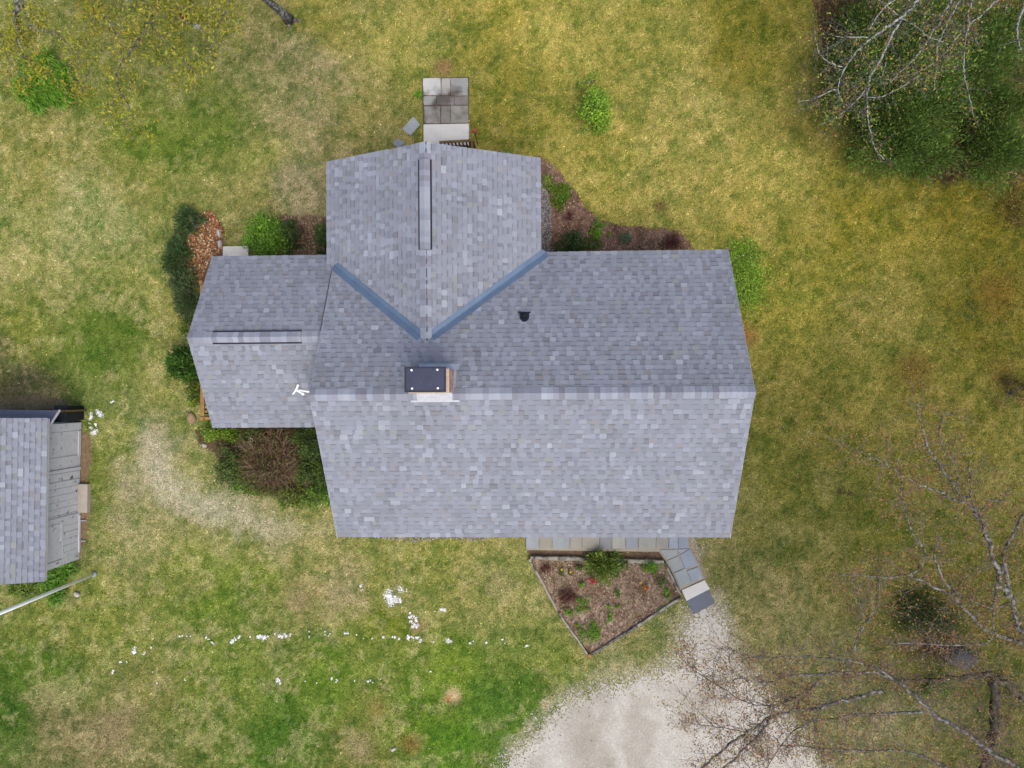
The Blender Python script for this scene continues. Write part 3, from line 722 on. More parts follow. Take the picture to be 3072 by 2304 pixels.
mb = MB(); P = [tuple(at(*Z1(x, y), .14)[:2]) for x, y in ((718, 955), (1475, 942), (1468, 1300), (722, 1300))]; mb.slab(P, -.02, .14, bevel=.015); KEEP_OUT.append(np.array(P))
tag(mb.build('rear_step', CONC), 'white concrete step between the rear gable and the stained flagstone patio', 'step')
def loose(name, label, pts, col, z=.04):
    mb = MB(); c = np.mean([at(*p, z)[:2] for p in pts], 0)
    mb.slab([tuple(at(*p, z)[:2] - c) for p in pts], 0, z, A(*col), bevel=.01); o = link(name, mb.mesh(name, STONE), None, (c[0], c[1], .002)); tag(o, label, 'stone'); return o
loose('paving_stone', 'loose grey diamond-shaped flagstone lying in grass left of the rear patio', [Z1(550,820), Z1(668,960), Z1(500,1142), Z1(365,1035)], (168,172,174))
loose('paving_stone', 'grey flagstone half hidden under the left rake of the rear gable', [Z1(275,1185), Z1(430,1262), Z1(300,1345), Z1(210,1275)], (142,148,150))

Z2 = lambda x, y: (1500 + x / 3.16, 1560 + y / 3.16)
walk = base_slab('front_walk', [Z2(240,110), Z2(1778,110), Z2(1808,268), Z2(1890,420), Z2(1940,556), Z2(1708,664), Z2(1640,510), Z2(1575,392), Z2(1510,300), Z2(250,284)], .09, SAND, A(176, 166, 150))
xs = [246,368,495,660,778,940,1060,1190,1312,1480,1600,1690]
for k in range(len(xs) - 1):
    flag(walk, [Z2(xs[k] + 2, 115), Z2(xs[k + 1] - 3, 115), Z2(xs[k + 1] - 3, 272), Z2(xs[k] + 2, 272)], .085, .115 + r2.uniform(-.003, .004), [(160,166,172),(160,158,142),(160,168,172),(162,160,150),(164,162,150),(150,154,160),(164,166,158),(156,162,168),(166,168,158),(158,156,148),(154,162,174)][k])
for q, col in (([(1693,115),(1772,115),(1796,266),(1693,268)],(154,163,176)),([(1515,282),(1676,277),(1690,330),(1578,380)],(164,170,168)),([(1683,277),(1794,274),(1702,322)],(154,162,174)),([(1800,276),(1876,418),(1756,466),(1704,332)],(156,166,178)),
               ([(1693,338),(1748,450),(1640,498),(1582,386)],(160,166,164)),([(1880,442),(1926,550),(1822,588),(1772,482)],(160,168,176)),([(1758,458),(1816,588),(1712,640),(1648,502)],(158,168,168))):
    flag(walk, [Z2(*p) for p in q], .085, .115 + r2.uniform(-.003, .004), col, .004)
mb = MB(); P = [tuple(at(*Z2(x, y), .06)[:2]) for x, y in ((1722,664),(1942,568),(1990,655),(1768,768))]; mb.slab(P, -.02, .062, bevel=.01); KEEP_OUT.append(np.array(P)); tag(mb.build('front_step', CONC), 'pale concrete step at the lower end of the front walk', 'step')
mb = MB(); P = [tuple(at(*Z2(x, y), .03)[:2]) for x, y in ((1765,768),(1980,658),(2036,792),(1836,896))]; mb.slab(P, .012, .034, bevel=.008); KEEP_OUT.append(np.array(P)); tag(mb.build('door_mat', MAT_B), 'slate blue door mat on the sand below the front walk', 'mat')

# ------------------------------------------------------------------ planting beds
bed_front, pf = sheet('flower_bed', [Z2(282,372), Z2(800,385), Z2(1550,412), Z2(1712,735), Z2(858,1278), Z2(548,862)], .10, SOIL, [(120,94,74),(150,122,102),(170,146,126),(136,108,88),(188,166,146)], crumb=.004, amp=.01, seed=61, res=.036, nscale=.35, thick=.05, jit=.5)
sheet('soil_strip', [Z2(258,284), Z2(1515,300), Z2(1560,400), Z2(1480,385), Z2(800,350), Z2(280,345)], .012, SOIL, [(112,92,76),(140,118,98)], amp=.02, seed=63, res=.036, nscale=.3)
sheet('flower_bed', [(1600,470),(1640,478),(1660,495),(1700,545),(1730,580),(1760,620),(1790,655),(1850,675),(1930,680),(1990,685),(2050,705),(2075,735),(2090,790),(1560,800)], .012, SOIL, [(88,68,54),(118,92,76),(140,112,96),(104,80,66)], amp=.06, seed=65, res=.036, nscale=.35, jit=.5)
sheet('flower_bed', [(575,650),(640,630),(672,690),(676,760),(760,735),(850,640),(900,650),(985,650),(985,800),(640,800),(600,850),(560,900),(540,960),(520,900),(545,760)], .012, SOIL, [(92,74,54),(120,98,74),(136,112,90)], amp=.08, seed=67, res=.036, nscale=.35, jit=.5)
sheet('flower_bed', [(585,1290),(1010,1240),(1010,1400),(1000,1500),(900,1500),(800,1480),(700,1430),(640,1360),(600,1330)], .012, SOIL, [(74,60,44),(100,84,62),(118,98,76)], amp=.08, seed=69, res=.036, nscale=.35, jit=.5)
sheet('leafy_verge', [(2440,-60),(3140,-60),(3140,560),(2980,520),(2800,545),(2680,480),(2560,380),(2500,240),(2470,120)], .010, SOIL, [(70,58,40),(96,78,52),(110,92,50),(84,70,40)], amp=.15, seed=71, res=.06, nscale=.6, crumb=.12, jit=.4)
sheet('bare_dirt', [(242,1275),(268,1300),(275,1380),(262,1450),(275,1520),(262,1600),(240,1680),(222,1680)], .010, SOIL, [(140,118,90),(158,136,104)], amp=.08, seed=73, res=.036, nscale=.4)
sheet('bare_dirt', [(0,1195),(120,1180),(190,1200),(240,1240),(248,1280),(140,1290),(-40,1290)], .0115, SOIL, [(120,108,82),(134,122,92)], amp=.08, seed=74, res=.036, nscale=.4)
# timber edging of the front bed
def timber(label, a, b, w=.10, h=.20, m=TIMBER, wob=.01):
    p, q = at(*Z2(*a), h), at(*Z2(*b), h); n = 6; mb = MB()
    L = q - p; t = L / np.linalg.norm(L); s = np.array([-t[1], t[0], 0]); V = []
    for k in range(n + 1):
        c = p + L * k / n + s * r2.uniform(-wob, wob); ww = w * .5 * r2.uniform(.8, 1.1)
        zt = h + r2.uniform(-.012, .008)
        V += [c - s * ww - (0, 0, h), c - s * ww * 1.02 + (0, 0, zt - h - .012), c - s * ww * .7 + (0, 0, zt - h), c + s * ww * .7 + (0, 0, zt - h), c + s * ww * 1.02 + (0, 0, zt - h - .012), c + s * ww - (0, 0, h)]
    F = [(6 * k + i_, 6 * k + i_ + 1, 6 * k + 7 + i_, 6 * k + 6 + i_) for k in range(n) for i_ in range(5)] + [(5, 4, 3, 2, 1, 0), tuple(6 * n + i_ for i_ in range(6))]
    mb.poly(V, F); o = mb.build('edging_timber', m); tag(o, label, 'timber', 'timbers round the front flower bed'); return o
timber('pale grey edging timber along the walk side of the front bed, left half', (288,358), (805,372), .11)
timber('grey edging timber along the walk side of the front bed, right half', (812,374), (1555,402), .11)
timber('grey edging timber at the upper left side of the front bed', (280,374), (548,868), .07)
timber('grey edging timber at the lower left side of the front bed', (554,876), (836,1284), .06)
timber('dark weathered edging timber on the lower right side of the front bed, nearer the tip', (868,1278), (1300,1010), .08, m=BARKG)
timber('pale edging timber on the lower right side of the front bed, nearer the step', (1306,1006), (1718,738), .08)
timber('short edging timber between the front bed and the diagonal walk', (1562,408), (1722,728), .07)
p = at(*Z2(852,1292), .24); mb = MB(); mb.slab([(p[0] + .07 * math.cos(a), p[1] + .07 * math.sin(a)) for a in np.linspace(0, 2 * math.pi, 9)[:-1]], 0, .25, bevel=.015); tag(mb.build('corner_stake', CEDAR), 'tan wooden stake at the pointed corner of the front bed', 'stake')

def flakes(name, poly, n, size, pal, z0=.012, z1=.05, m=LITTER, kind='stuff', aspect=.6, parent=None):
    lo = poly.min(0); hi = poly.max(0); x = rng.uniform(lo[0], hi[0], n * 3); y = rng.uniform(lo[1], hi[1], n * 3)
    k = inside(poly, x, y); x = x[k][:n]; y = y[k][:n]
    C = np.stack([x, y, rng.uniform(z0, z1, len(x))], 1)
    o = quads(name, leaf_quads(C, rng.uniform(.6, 1.5, len(x)) * size, aspect, flat=.75), pick(pal, len(x), .2), m, parent)
    return tag(o, kind=kind)
LP = lambda pts: np.array([at(x, y)[:2] for x, y in pts])
BROWN = [(168,128,88),(140,98,62),(196,160,118),(120,80,52),(178,110,60),(210,186,150),(150,90,60)]
flakes('leaf_litter', LP([(575,650),(640,632),(668,690),(668,745),(640,790),(610,850),(570,850),(560,760)]), 2600, .07, BROWN, z1=.06)
flakes('leaf_litter', LP([(850,650),(960,640),(982,770),(850,770)]), 900, .06, [(150,130,104),(126,104,82),(170,150,126)])
flakes('leaf_litter', LP([(2440,0),(2580,0),(2600,180),(2560,330),(2500,240)]), 2600, .07, [(92,70,48),(120,92,62),(74,56,40),(140,110,70)])
flakes('leaf_litter', LP([(2600,420),(2760,500),(2900,540),(3060,560),(3060,500),(2800,470)]), 700, .08, [(150,110,78),(120,86,60),(176,140,100)])
flakes('mulch', pf, 3600, .04, [(120,98,82),(146,122,106),(172,152,136),(198,182,164),(128,102,86),(104,84,70)], z0=.14, z1=.17)
flakes('weeds', pf, 1500, .04, [(112,132,54),(96,118,46),(134,140,70)], z0=.14, z1=.17, m=LEAF)
flakes('mulch', LP([(1640,500),(1700,555),(1790,660),(1930,690),(2050,715),(2075,770),(1650,770)]), 2800, .04, [(96,72,58),(124,96,80),(150,124,106),(190,164,140),(80,60,48)], z1=.03)
def pebbles(name, poly, n, size, pal, z=.012):
    lo = poly.min(0); hi = poly.max(0); x = rng.uniform(lo[0], hi[0], n * 4); y = rng.uniform(lo[1], hi[1], n * 4); k = inside(poly, x, y); x = x[k][:n]; y = y[k][:n]
    n = len(x); s = rng.uniform(.5, 1.3, n) * size; base = np.array([[1,0,0],[0,1,0],[-1,0,0],[0,-1,0],[0,0,.9]]); ang = rng.uniform(0, 6.3, n)
    T_ = []; C = []
    cols = pick(pal, n, .15); ca_, sa_ = np.cos(ang), np.sin(ang)
    P = np.stack([np.stack([x + s * (b[0] * ca_ - b[1] * sa_), y + s * (b[0] * sa_ + b[1] * ca_), np.full(n, z) + s * b[2]], 1) for b in base], 1)
    Q = np.concatenate([P[:, [0, 1, 4]], P[:, [1, 2, 4]], P[:, [2, 3, 4]], P[:, [3, 0, 4]]], 0)
    return tag(quads(name, Q, np.concatenate([cols] * 4, 0), LITTER), kind='stuff')
pebbles('gravel_strip', LP([(1600,545),(1640,560),(1656,640),(1652,775),(1600,775)]), 2600, .022, [(150,150,152),(120,120,124),(186,186,184),(96,96,100),(170,160,146)], z=.016)

pebbles('drip_line_gravel', LP([(1120,1600),(1470,1600),(1470,1618),(1420,1624),(1330,1615),(1250,1626),(1170,1618),(1120,1612)]), 420, .03, [(190,180,166),(160,150,140),(206,200,190),(140,130,120)], z=.012)
# ------------------------------------------------------------------ plants
def shrub(name, label, px, py, rx, ry, h, n, size, pal, mode='leaf', cat='shrub', group=None, clumps=36, sig=.17, m=None, stems=7, aspect=.55, inner=.45, stem_mat=None, flat=.4, zb=0.0):
    c = at(px, py, zb + h * .55); k = (CAM_H - h * .55) / FPX; RX, RY = rx * k, ry * k
    root = empty(name, (c[0], c[1], 0), label, cat, group)
    d = unit(rng.normal(size=(clumps, 3))); d[:, 2] = np.abs(d[:, 2])
    r = rng.uniform(inner, 1.0, clumps) ** .7 * (1 + .18 * rng.normal(size=clumps))
    cl = np.stack([c[0] + d[:, 0] * r * RX, c[1] + d[:, 1] * r * RY, h * (.12 + .82 * d[:, 2] * r)], 1)
    tone = np.exp(rng.normal(size=clumps) * .16)
    which = rng.integers(0, clumps, n); s = sig * (RX + RY) / 2
    C = cl[which] + rng.normal(size=(n, 3)) * np.array([s, s, min(s, h * .25)])
    C[:, 2] = np.clip(C[:, 2], .02, None) + zb; cl[:, 2] += zb
    direction = None
    if mode == 'needle':
        direction = unit(C - np.array([c[0], c[1], zb + h * .1])) * 1.0
    Q = leaf_quads(C, rng.uniform(.6, 1.3, n) * size, aspect if mode == 'leaf' else .22, direction, flat=flat)
    col = pick(pal, n, .14) * tone[which][:, None]
    quads('foliage', Q, col, m or (LEAF if mode == 'leaf' else NEEDLE), root)
    if stems:
        mb = MB()
        for j in range(stems):
            e_ = cl[j % clumps]; b = np.array([c[0] + r2.uniform(-.05, .05), c[1] + r2.uniform(-.05, .05), 0.0])
            mid = b * .5 + e_ * .5 + np.array([r2.uniform(-.05, .05), r2.uniform(-.05, .05), .08 * h])
            mb.tube([b, mid, e_], [.018, .012, .005], 5)
        mb.build('stems', stem_mat or TWIG, root)
    return root
def strap_clump(name, label, px, py, rx, ry, n, length, width, pal, cat='plant', group=None, h=.5, crowns=10):
    c = at(px, py, 0); k = CAM_H / FPX; RX, RY = rx * k, ry * k; root = empty(name, (c[0], c[1], 0), label, cat, group)
    a = rng.uniform(0, 6.283, crowns); rr_ = np.sqrt(rng.uniform(0, 1, crowns)); B = np.stack([c[0] + RX * rr_ * np.cos(a), c[1] + RY * rr_ * np.sin(a)], 1)
    w = rng.integers(0, crowns, n); ang = rng.uniform(0, 6.283, n); L = length * rng.uniform(.55, 1.15, n); lean = rng.uniform(.35, 1.0, n)
    bx_ = B[w, 0] + rng.normal(size=n) * .05; by_ = B[w, 1] + rng.normal(size=n) * .05
    cols = pick(pal, n, .16); Qs = []; Cs = []
    f = [0, .35, .7, 1.0]; wd = [.8, 1.0, .8, .12]
    pts = []
    for t in f:
        rad = L * lean * t; z = h * rng.uniform(.85, 1.0) * (np.sin(np.minimum(t * 2.3, 2.6)) ** 1.0) * (1.1 - .5 * lean) * (L / length) + .015
        pts.append(np.stack([bx_ + np.cos(ang) * rad, by_ + np.sin(ang) * rad, np.maximum(z, .015)], 1))
    sd_ = np.stack([-np.sin(ang), np.cos(ang), np.zeros(n)], 1) * width / 2
    for i_ in range(3):
        Qs.append(np.stack([pts[i_] - sd_ * wd[i_], pts[i_] + sd_ * wd[i_], pts[i_ + 1] + sd_ * wd[i_ + 1], pts[i_ + 1] - sd_ * wd[i_ + 1]], 1)); Cs.append(cols)
    quads('leaves', np.concatenate(Qs), np.concatenate(Cs), LEAF, root); return root
def wander(p, d, L, n, bend, lift=0.0):
    pts = [np.array(p, float)]; d = np.array(d, float); d /= np.linalg.norm(d)
    for i_ in range(n):
        d = d + rng.normal(size=3) * bend + np.array([0, 0, lift]); d /= np.linalg.norm(d); pts.append(pts[-1] + d * L / n)
    return pts
def twig_bush(name, label, px, py, rx, ry, h, n, pal, leaf_pal=None, nl=0, leaf=.04, cat='shrub', group=None, r0=.010, sub=3):
    c = at(px, py, 0); k = CAM_H / FPX; RX, RY = rx * k, ry * k; root = empty(name, (c[0], c[1], 0), label, cat, group)
    mb = MB(); tips = []
    for j in range(n):
        a = r2.uniform(0, 6.283); q = math.sqrt(r2.random()); e_ = np.array([c[0] + RX * q * math.cos(a), c[1] + RY * q * math.sin(a), h * (1 - .55 * q * q) * r2.uniform(.6, 1.0)])
        b = np.array([c[0] + (e_[0] - c[0]) * .15 + r2.uniform(-.08, .08) * RX * 3, c[1] + (e_[1] - c[1]) * .15 + r2.uniform(-.08, .08) * RY * 3, 0.0])
        L = np.linalg.norm(e_ - b); pts = wander(b, e_ - b + np.array([0, 0, .3 * h]), L, 4, .14, -.03); col = tuple(np.array(A(*r2.choice(pal))) * math.exp(r2.gauss(0, .15)))
        mb.tube(pts, [r0, r0 * .85, r0 * .65, r0 * .5, r0 * .3], 4, col); tips.append(pts[-1])
        for s_ in range(sub):
            i_ = r2.choice([2, 3]); d = pts[i_] - pts[i_ - 1]; q2 = wander(pts[i_], unit(d) + rng.normal(size=3) * .6, L * r2.uniform(.2, .4), 3, .2)
            mb.tube(q2, [r0 * .5, r0 * .42, r0 * .35, r0 * .2], 3, col); tips.append(q2[-1])
    mb.build('branches', TWIGR, root)
    if nl:
        t = np.array(tips); C = t[rng.integers(0, len(t), nl)] + rng.normal(size=(nl, 3)) * .07; C[:, 2] = np.clip(C[:, 2], .02, None)
        quads('foliage', leaf_quads(C, rng.uniform(.6, 1.3, nl) * leaf, .6), pick(leaf_pal, nl, .2), LEAF, root)
    return root

G_BRIGHT = [(110,160,36),(128,176,46),(92,140,30),(146,188,60)]
G_LIME = [(150,192,56),(134,178,48),(168,202,72),(118,160,44)]
G_MID = [(84,112,40),(98,126,46),(70,96,34),(112,138,58)]
G_DARK = [(56,82,30),(70,98,38),(46,68,28),(84,110,46)]
G_JUN = [(74,104,54),(90,120,64),(60,86,46),(108,136,76)]
G_EVER = [(92,126,48),(100,136,52),(72,102,40),(118,148,60),(138,164,72)]
G_YEL = [(146,158,40),(160,170,54),(120,138,36),(100,124,34)]
MAROON = [(104,56,48),(122,70,58),(86,46,42),(136,84,70)]
TWB = [(120,92,76),(140,112,94),(100,76,64),(150,126,106)]
TWR = [(132,94,82),(104,70,60),(142,108,90),(160,132,112),(90,62,54)]

# behind and beside the porch
shrub('leafy_shrub', 'bright green rounded shrub behind the porch roof', 790, 708, 62, 66, 1.25, 5200, .065, G_BRIGHT, clumps=60)
shrub('leafy_shrub', 'small dark green shrub just right of the bright green shrub behind the porch', 868, 702, 30, 44, .8, 1500, .06, G_DARK, clumps=24)
twig_bush('twiggy_shrub', 'grey-brown leafless shrub between the dark shrub and the rear wing', 912, 690, 30, 55, .6, 40, TWB, r0=.006)
shrub('leafy_shrub', 'dark green shrub tight against the left wall of the rear wing', 966, 715, 16, 55, .9, 1400, .06, G_DARK + G_MID, clumps=24)
shrub('juniper_shrub', 'dark spreading juniper above the leaf litter, the topmost of three', 562, 662, 40, 44, .6, 2200, .11, G_JUN, 'needle', clumps=26)
shrub('juniper_shrub', 'dark spreading juniper on the lawn edge left of the leaf litter', 525, 775, 38, 82, .7, 3600, .11, G_JUN, 'needle', clumps=40)
shrub('juniper_shrub', 'grey-green spreading juniper beside the porch railing and steps', 565, 900, 42, 78, .7, 3200, .11, G_JUN + [(110,120,80)], 'needle', clumps=40)
twig_bush('dead_branches', 'bare forked dead branches on the juniper beside the leaf litter', 600, 672, 34, 26, .75, 7, [(176,160,140),(190,176,158)], r0=.014, cat='branch')
twig_bush('dead_branches', 'bare grey twigs through the juniper beside the porch steps', 560, 880, 40, 90, .8, 22, [(150,134,116),(130,112,98)], r0=.006, cat='branch')
shrub('leafy_shrub', 'low yellow-green shrub under the left corner of the porch gable', 560, 990, 26, 40, .6, 1000, .06, G_MID + G_YEL, clumps=20)
shrub('yew_shrub', 'bright green feathery yew at the porch gable, left of the railing', 552, 1098, 44, 58, 1.0, 2600, .17, [(84,128,44),(100,148,56),(66,106,36),(120,160,70)], 'needle', clumps=34)
shrub('leafy_shrub', 'yellow-green shrub between the feathery yew and the railing corner', 582, 1185, 34, 40, .7, 1500, .06, G_YEL + G_MID, clumps=26)
shrub('leafy_shrub', 'yellow-green leafy shrub under the lower left corner of the porch roof', 650, 1298, 52, 34, .9, 2200, .075, G_YEL + G_BRIGHT, clumps=30)
twig_bush('twiggy_shrub', 'dark purplish twiggy shrub below the porch roof corner', 690, 1328, 40, 22, .5, 40, [(84,68,66),(104,84,78),(70,56,54)], r0=.006)
shrub('leafy_shrub', 'olive green shrub at the left of the brown brush below the porch roof', 688, 1402, 58, 60, .9, 3400, .06, G_MID + [(104,104,60)], clumps=44)
twig_bush('twiggy_shrub', 'large reddish brown leafless bush below the porch roof', 826, 1382, 112, 122, 1.3, 360, TWR + [(176,150,128),(150,116,100)], [(128,132,54),(104,118,46)], 2200, .045, r0=.011, sub=4)
shrub('leafy_shrub', 'low olive shrub under the lower middle edge of the porch roof', 760, 1310, 46, 30, .6, 1300, .06, G_MID + [(110,100,60)], clumps=24)
shrub('leafy_shrub', 'low green shrub at the bottom of the brown bush, right of centre', 880, 1492, 60, 30, .5, 1700, .06, G_MID + G_YEL, clumps=28)
shrub('leafy_shrub', 'sprawling green shrub at the lower left of the brown bush', 735, 1448, 52, 34, .6, 1700, .06, G_MID + G_BRIGHT[:2], clumps=28)
shrub('leafy_shrub', 'sprawling green shrub at the right of the brown bush', 925, 1410, 44, 50, .7, 1500, .06, G_MID + G_DARK, clumps=28)
shrub('leafy_shrub', 'dark green shrub tucked between the porch roof and the main gable', 935, 1330, 46, 66, 1.2, 3000, .06, G_DARK + G_MID, clumps=40)
shrub('leafy_shrub', 'green shrub against the main gable halfway down the brown brush', 966, 1425, 34, 40, .9, 1500, .06, G_MID, clumps=24)
shrub('leafy_shrub', 'green shrub against the main gable at the lower end of the brush', 958, 1486, 46, 38, .7, 1700, .06, G_MID + G_BRIGHT, clumps=26)
shrub('leafy_shrub', 'low green shrub at the lower edge of the brown brush', 790, 1470, 62, 22, .5, 1500, .06, G_MID + G_YEL, clumps=26)
# lawn
shrub('leafy_shrub', 'light green bush standing alone on the rear lawn', 1790, 326, 54, 58, 1.0, 3800, .07, G_LIME, clumps=40)
shrub('leafy_shrub', 'thin wispy green shoots just above the lone bush on the rear lawn', 1776, 240, 44, 26, .4, 260, .05, G_LIME, clumps=22, stems=4)
shrub('leafy_shrub', 'lime green low shrub along the right end of the house', 2228, 845, 54, 115, .38, 4200, .055, G_LIME, clumps=34, sig=.24)
shrub('leafy_shrub', 'short lime green growth by the upper right corner of the house', 2228, 762, 66, 44, .35, 1500, .055, G_LIME, clumps=30, stems=3)
strap_clump('grass_clump', 'big bright green clump of tall grass on the upper left lawn', 152, 262, 80, 84, 4200, .42, .026, [(112,168,44),(130,184,56),(96,148,38),(150,196,74)], cat='grass clump', h=.6, crowns=40)
strap_clump('daylily_clump', 'bright green daylily clump at the shed corner beside the pole', 178, 1708, 46, 40, 700, .55, .035, [(104,152,40),(122,168,52),(84,130,34)], h=.45, crowns=14)
strap_clump('daylily_clump', 'daylily clump below the white pole left of the small rock', 186, 1782, 26, 22, 220, .45, .032, [(104,152,40),(122,168,52),(84,130,34)], h=.4, crowns=6)
strap_clump('daylily_clump', 'sparse daylily clump under the bottom edge of the shed roof', 90, 1762, 52, 16, 260, .42, .03, [(110,140,44),(128,150,56),(92,116,40)], h=.3, crowns=10)
strap_clump('weed_clump', 'small green weed clump at the left edge of the rear patio', 1257, 288, 9, 8, 70, .16, .03, G_BRIGHT, h=.12, crowns=4)
# rear bed in the angle of the wings
strap_clump('perennial_clump', 'leafy green perennial clump beside the right wall of the rear wing', 1678, 590, 26, 36, 420, .22, .035, [(88,132,34),(104,148,44),(120,128,50)], h=.2, crowns=16)
strap_clump('perennial_clump', 'small pale green perennial in the upper end of the rear bed', 1640, 548, 10, 22, 110, .18, .03, [(110,140,50),(150,164,70)], h=.15, crowns=5)
twig_bush('dried_stems', 'pale dry bent stems at the upper tip of the rear bed', 1654, 508, 22, 22, .3, 10, [(196,180,160),(176,158,138)], r0=.007, cat='plant')
twig_bush('twiggy_shrub', 'reddish brown dried plant in the middle of the rear bed', 1708, 652, 24, 24, .3, 40, MAROON, r0=.006)
shrub('leafy_shrub', 'dark evergreen shrub in the inner corner of the rear bed', 1712, 732, 44, 38, .8, 2200, .055, G_DARK, clumps=34)
shrub('leafy_shrub', 'bright green mounded perennial in the rear bed near the valley', 1793, 692, 22, 24, .35, 800, .05, G_BRIGHT, cat='plant', clumps=20)
shrub('leafy_shrub', 'mid green low plant below the bright mound in the rear bed', 1782, 730, 26, 18, .3, 500, .05, G_MID, cat='plant', clumps=14)
shrub('leafy_shrub', 'tiny green sprout beside the bright mound in the rear bed', 1832, 702, 8, 8, .15, 90, .04, G_BRIGHT, cat='plant', clumps=6, stems=0)
strap_clump('perennial_clump', 'blue-green narrow-leaved plant in the middle of the rear bed', 1880, 718, 10, 12, 150, .18, .02, [(96,124,90),(112,138,104)], h=.2, crowns=5)
twig_bush('twiggy_shrub', 'dark maroon shrub at the right end of the rear bed', 2012, 728, 36, 30, .45, 90, [(96,56,50),(80,46,44),(116,72,62)], MAROON, 500, .035, r0=.006)
# front bed
shrub('juniper_shrub', 'feathery green evergreen, the largest plant of the front bed', 1808, 1694, 54, 44, .5, 2600, .14, [(120,146,54),(138,162,66),(102,126,46),(152,174,80)], 'needle', clumps=34, zb=.02)
shrub('leafy_shrub', 'small green plant at the right of the feathery evergreen', 1874, 1697, 16, 16, .35, 350, .05, G_MID, cat='plant', clumps=12, zb=.13)
shrub('leafy_shrub', 'bright green mat near the upper right corner of the front bed', 1952, 1702, 30, 14, .28, 800, .045, G_BRIGHT, cat='plant', clumps=20, stems=3, zb=.13)
shrub('leafy_shrub', 'small dark green tuft left of the feathery evergreen', 1738, 1704, 12, 12, .3, 260, .045, G_DARK + G_MID, cat='plant', clumps=10, stems=3, zb=.13)
twig_bush('twiggy_shrub', 'small dull maroon shrub in the upper left corner of the front bed', 1637, 1700, 22, 18, .4, 80, MAROON, MAROON, 200, .03, r0=.005)
twig_bush('twiggy_shrub', 'larger maroon shrub at the left side of the front bed', 1702, 1782, 40, 34, .45, 170, [(110,60,50),(92,50,44),(128,76,64)], MAROON, 500, .03, r0=.005)
for (lbl, px, py, rx_, ry_, n_) in (('leafy green plant between the larger maroon shrub and the tulips', 1747, 1800, 18, 14, 260), ('green tuft at the left edge of the front bed below the maroon shrub', 1706, 1842, 14, 12, 220), ('flat green plant below the larger maroon shrub', 1747, 1832, 20, 9, 240),
        ('little green tuft near the middle of the front bed, left of its twin', 1826, 1819, 9, 9, 130), ('little green tuft near the middle of the front bed, right of its twin', 1853, 1822, 8, 8, 110), ('green clump in the lower middle of the front bed', 1829, 1858, 12, 14, 220),
        ('broad green plant nearest the pointed tip of the front bed', 1770, 1902, 34, 28, 900), ('narrow green plant above the broad green plant near the tip', 1778, 1868, 9, 12, 150), ('dull green plant right of the red tulips in the front bed', 1854, 1779, 15, 9, 170),
        ('tiny green tuft along the lower left edging timber', 1733, 1876, 6, 6, 60), ('upright green plant by the short timber in the front bed', 2003, 1785, 12, 20, 240), ('small leafy plant left of the red tulips', 1744, 1752, 9, 9, 120),
        ('grey-green narrow plant at the daffodils', 1694, 1722, 22, 10, 180), ('dull olive plant in the right corner of the front bed', 1990, 1745, 20, 22, 260)):
    shrub('bed_plant', lbl, px, py, rx_, ry_, .22, n_, .045, G_BRIGHT if 'dull' not in lbl and 'grey' not in lbl else G_MID, cat='plant', group='small plants in the front bed', clumps=max(5, n_ // 30), stems=2, m=LEAF, zb=.13, sig=.22)
def flowers(name, label, px, py, rx_, ry_, n, pal, cat='flowers', h=.3, size=.045):
    c = at(px, py, h); k = CAM_H / FPX; root = empty(name, (c[0], c[1], 0), label, cat); mb = MB(); st = MB()
    for j in range(n):
        a = r2.uniform(0, 6.283); q = math.sqrt(r2.random()); x = c[0] + rx_ * k * q * math.cos(a); y = c[1] + ry_ * k * q * math.sin(a); z = h * r2.uniform(.8, 1.1); s = size * r2.uniform(.8, 1.2); col = A(*r2.choice(pal))
        st.tube([(x + r2.uniform(-.03, .03), y + r2.uniform(-.03, .03), .1), (x, y, z)], [.006, .005], 4, A(80, 120, 40))
        for p_ in range(6):
            b = p_ * 1.047 + r2.uniform(-.1, .1); d = np.array([math.cos(b), math.sin(b)]); e_ = np.array([-d[1], d[0]])
            mb.face([(x, y, z), (x + d[0] * s * .5 + e_[0] * s * .35, y + d[1] * s * .5 + e_[1] * s * .35, z + s * .35), (x + d[0] * s * .85, y + d[1] * s * .85, z + s * .75), (x + d[0] * s * .5 - e_[0] * s * .35, y + d[1] * s * .5 - e_[1] * s * .35, z + s * .35)], col)
    st.build('stems', TWIGR, root); mb.build('blooms', LEAF, root); return root
flowers('tulips', 'cluster of red tulips below the feathery evergreen in the front bed', 1778, 1742, 10, 8, 9, [(190,56,54),(180,36,44),(214,70,62)])
flowers('daffodil', 'single yellow daffodil in the upper left of the front bed', 1683, 1709, 3, 3, 2, [(240,214,40)])
flowers('daffodil', 'yellow daffodil right of the other, nearer the dark tuft', 1711, 1715, 4, 2, 2, [(240,214,40)])
flowers('tulips', 'yellow tulip in the right part of the front bed', 1922, 1751, 4, 3, 3, [(236,206,60)])
flowers('tulips', 'orange and yellow tulips in the right part of the front bed', 1938, 1761, 8, 5, 7, [(226,150,40),(206,90,40),(238,200,60)])
# red feeder on a pole at the rear door
fb = at(1431, 442, 0.0); top = at(1423, 392, 0.0)
c = at(1423.5, 392, 1.15); root = empty('garden_pole', (c[0], c[1], 0), 'thin black pole topped by a small red feeder, right of the rear step', 'feeder')
mb = MB(); mb.tube([(c[0], c[1], 0), (c[0], c[1], 1.1)], .012, 6); mb.build('pole', BLACK, root)
RED = mat('red_plastic', A(196, 60, 72), rough=.4, var=.15, scale=20)
mb = MB(); mb.lathe([(.02, 1.08), (.055, 1.10), (.06, 1.15), (.045, 1.20), (.012, 1.22)], 12, c[0], c[1]); mb.build('feeder_body', RED, root)

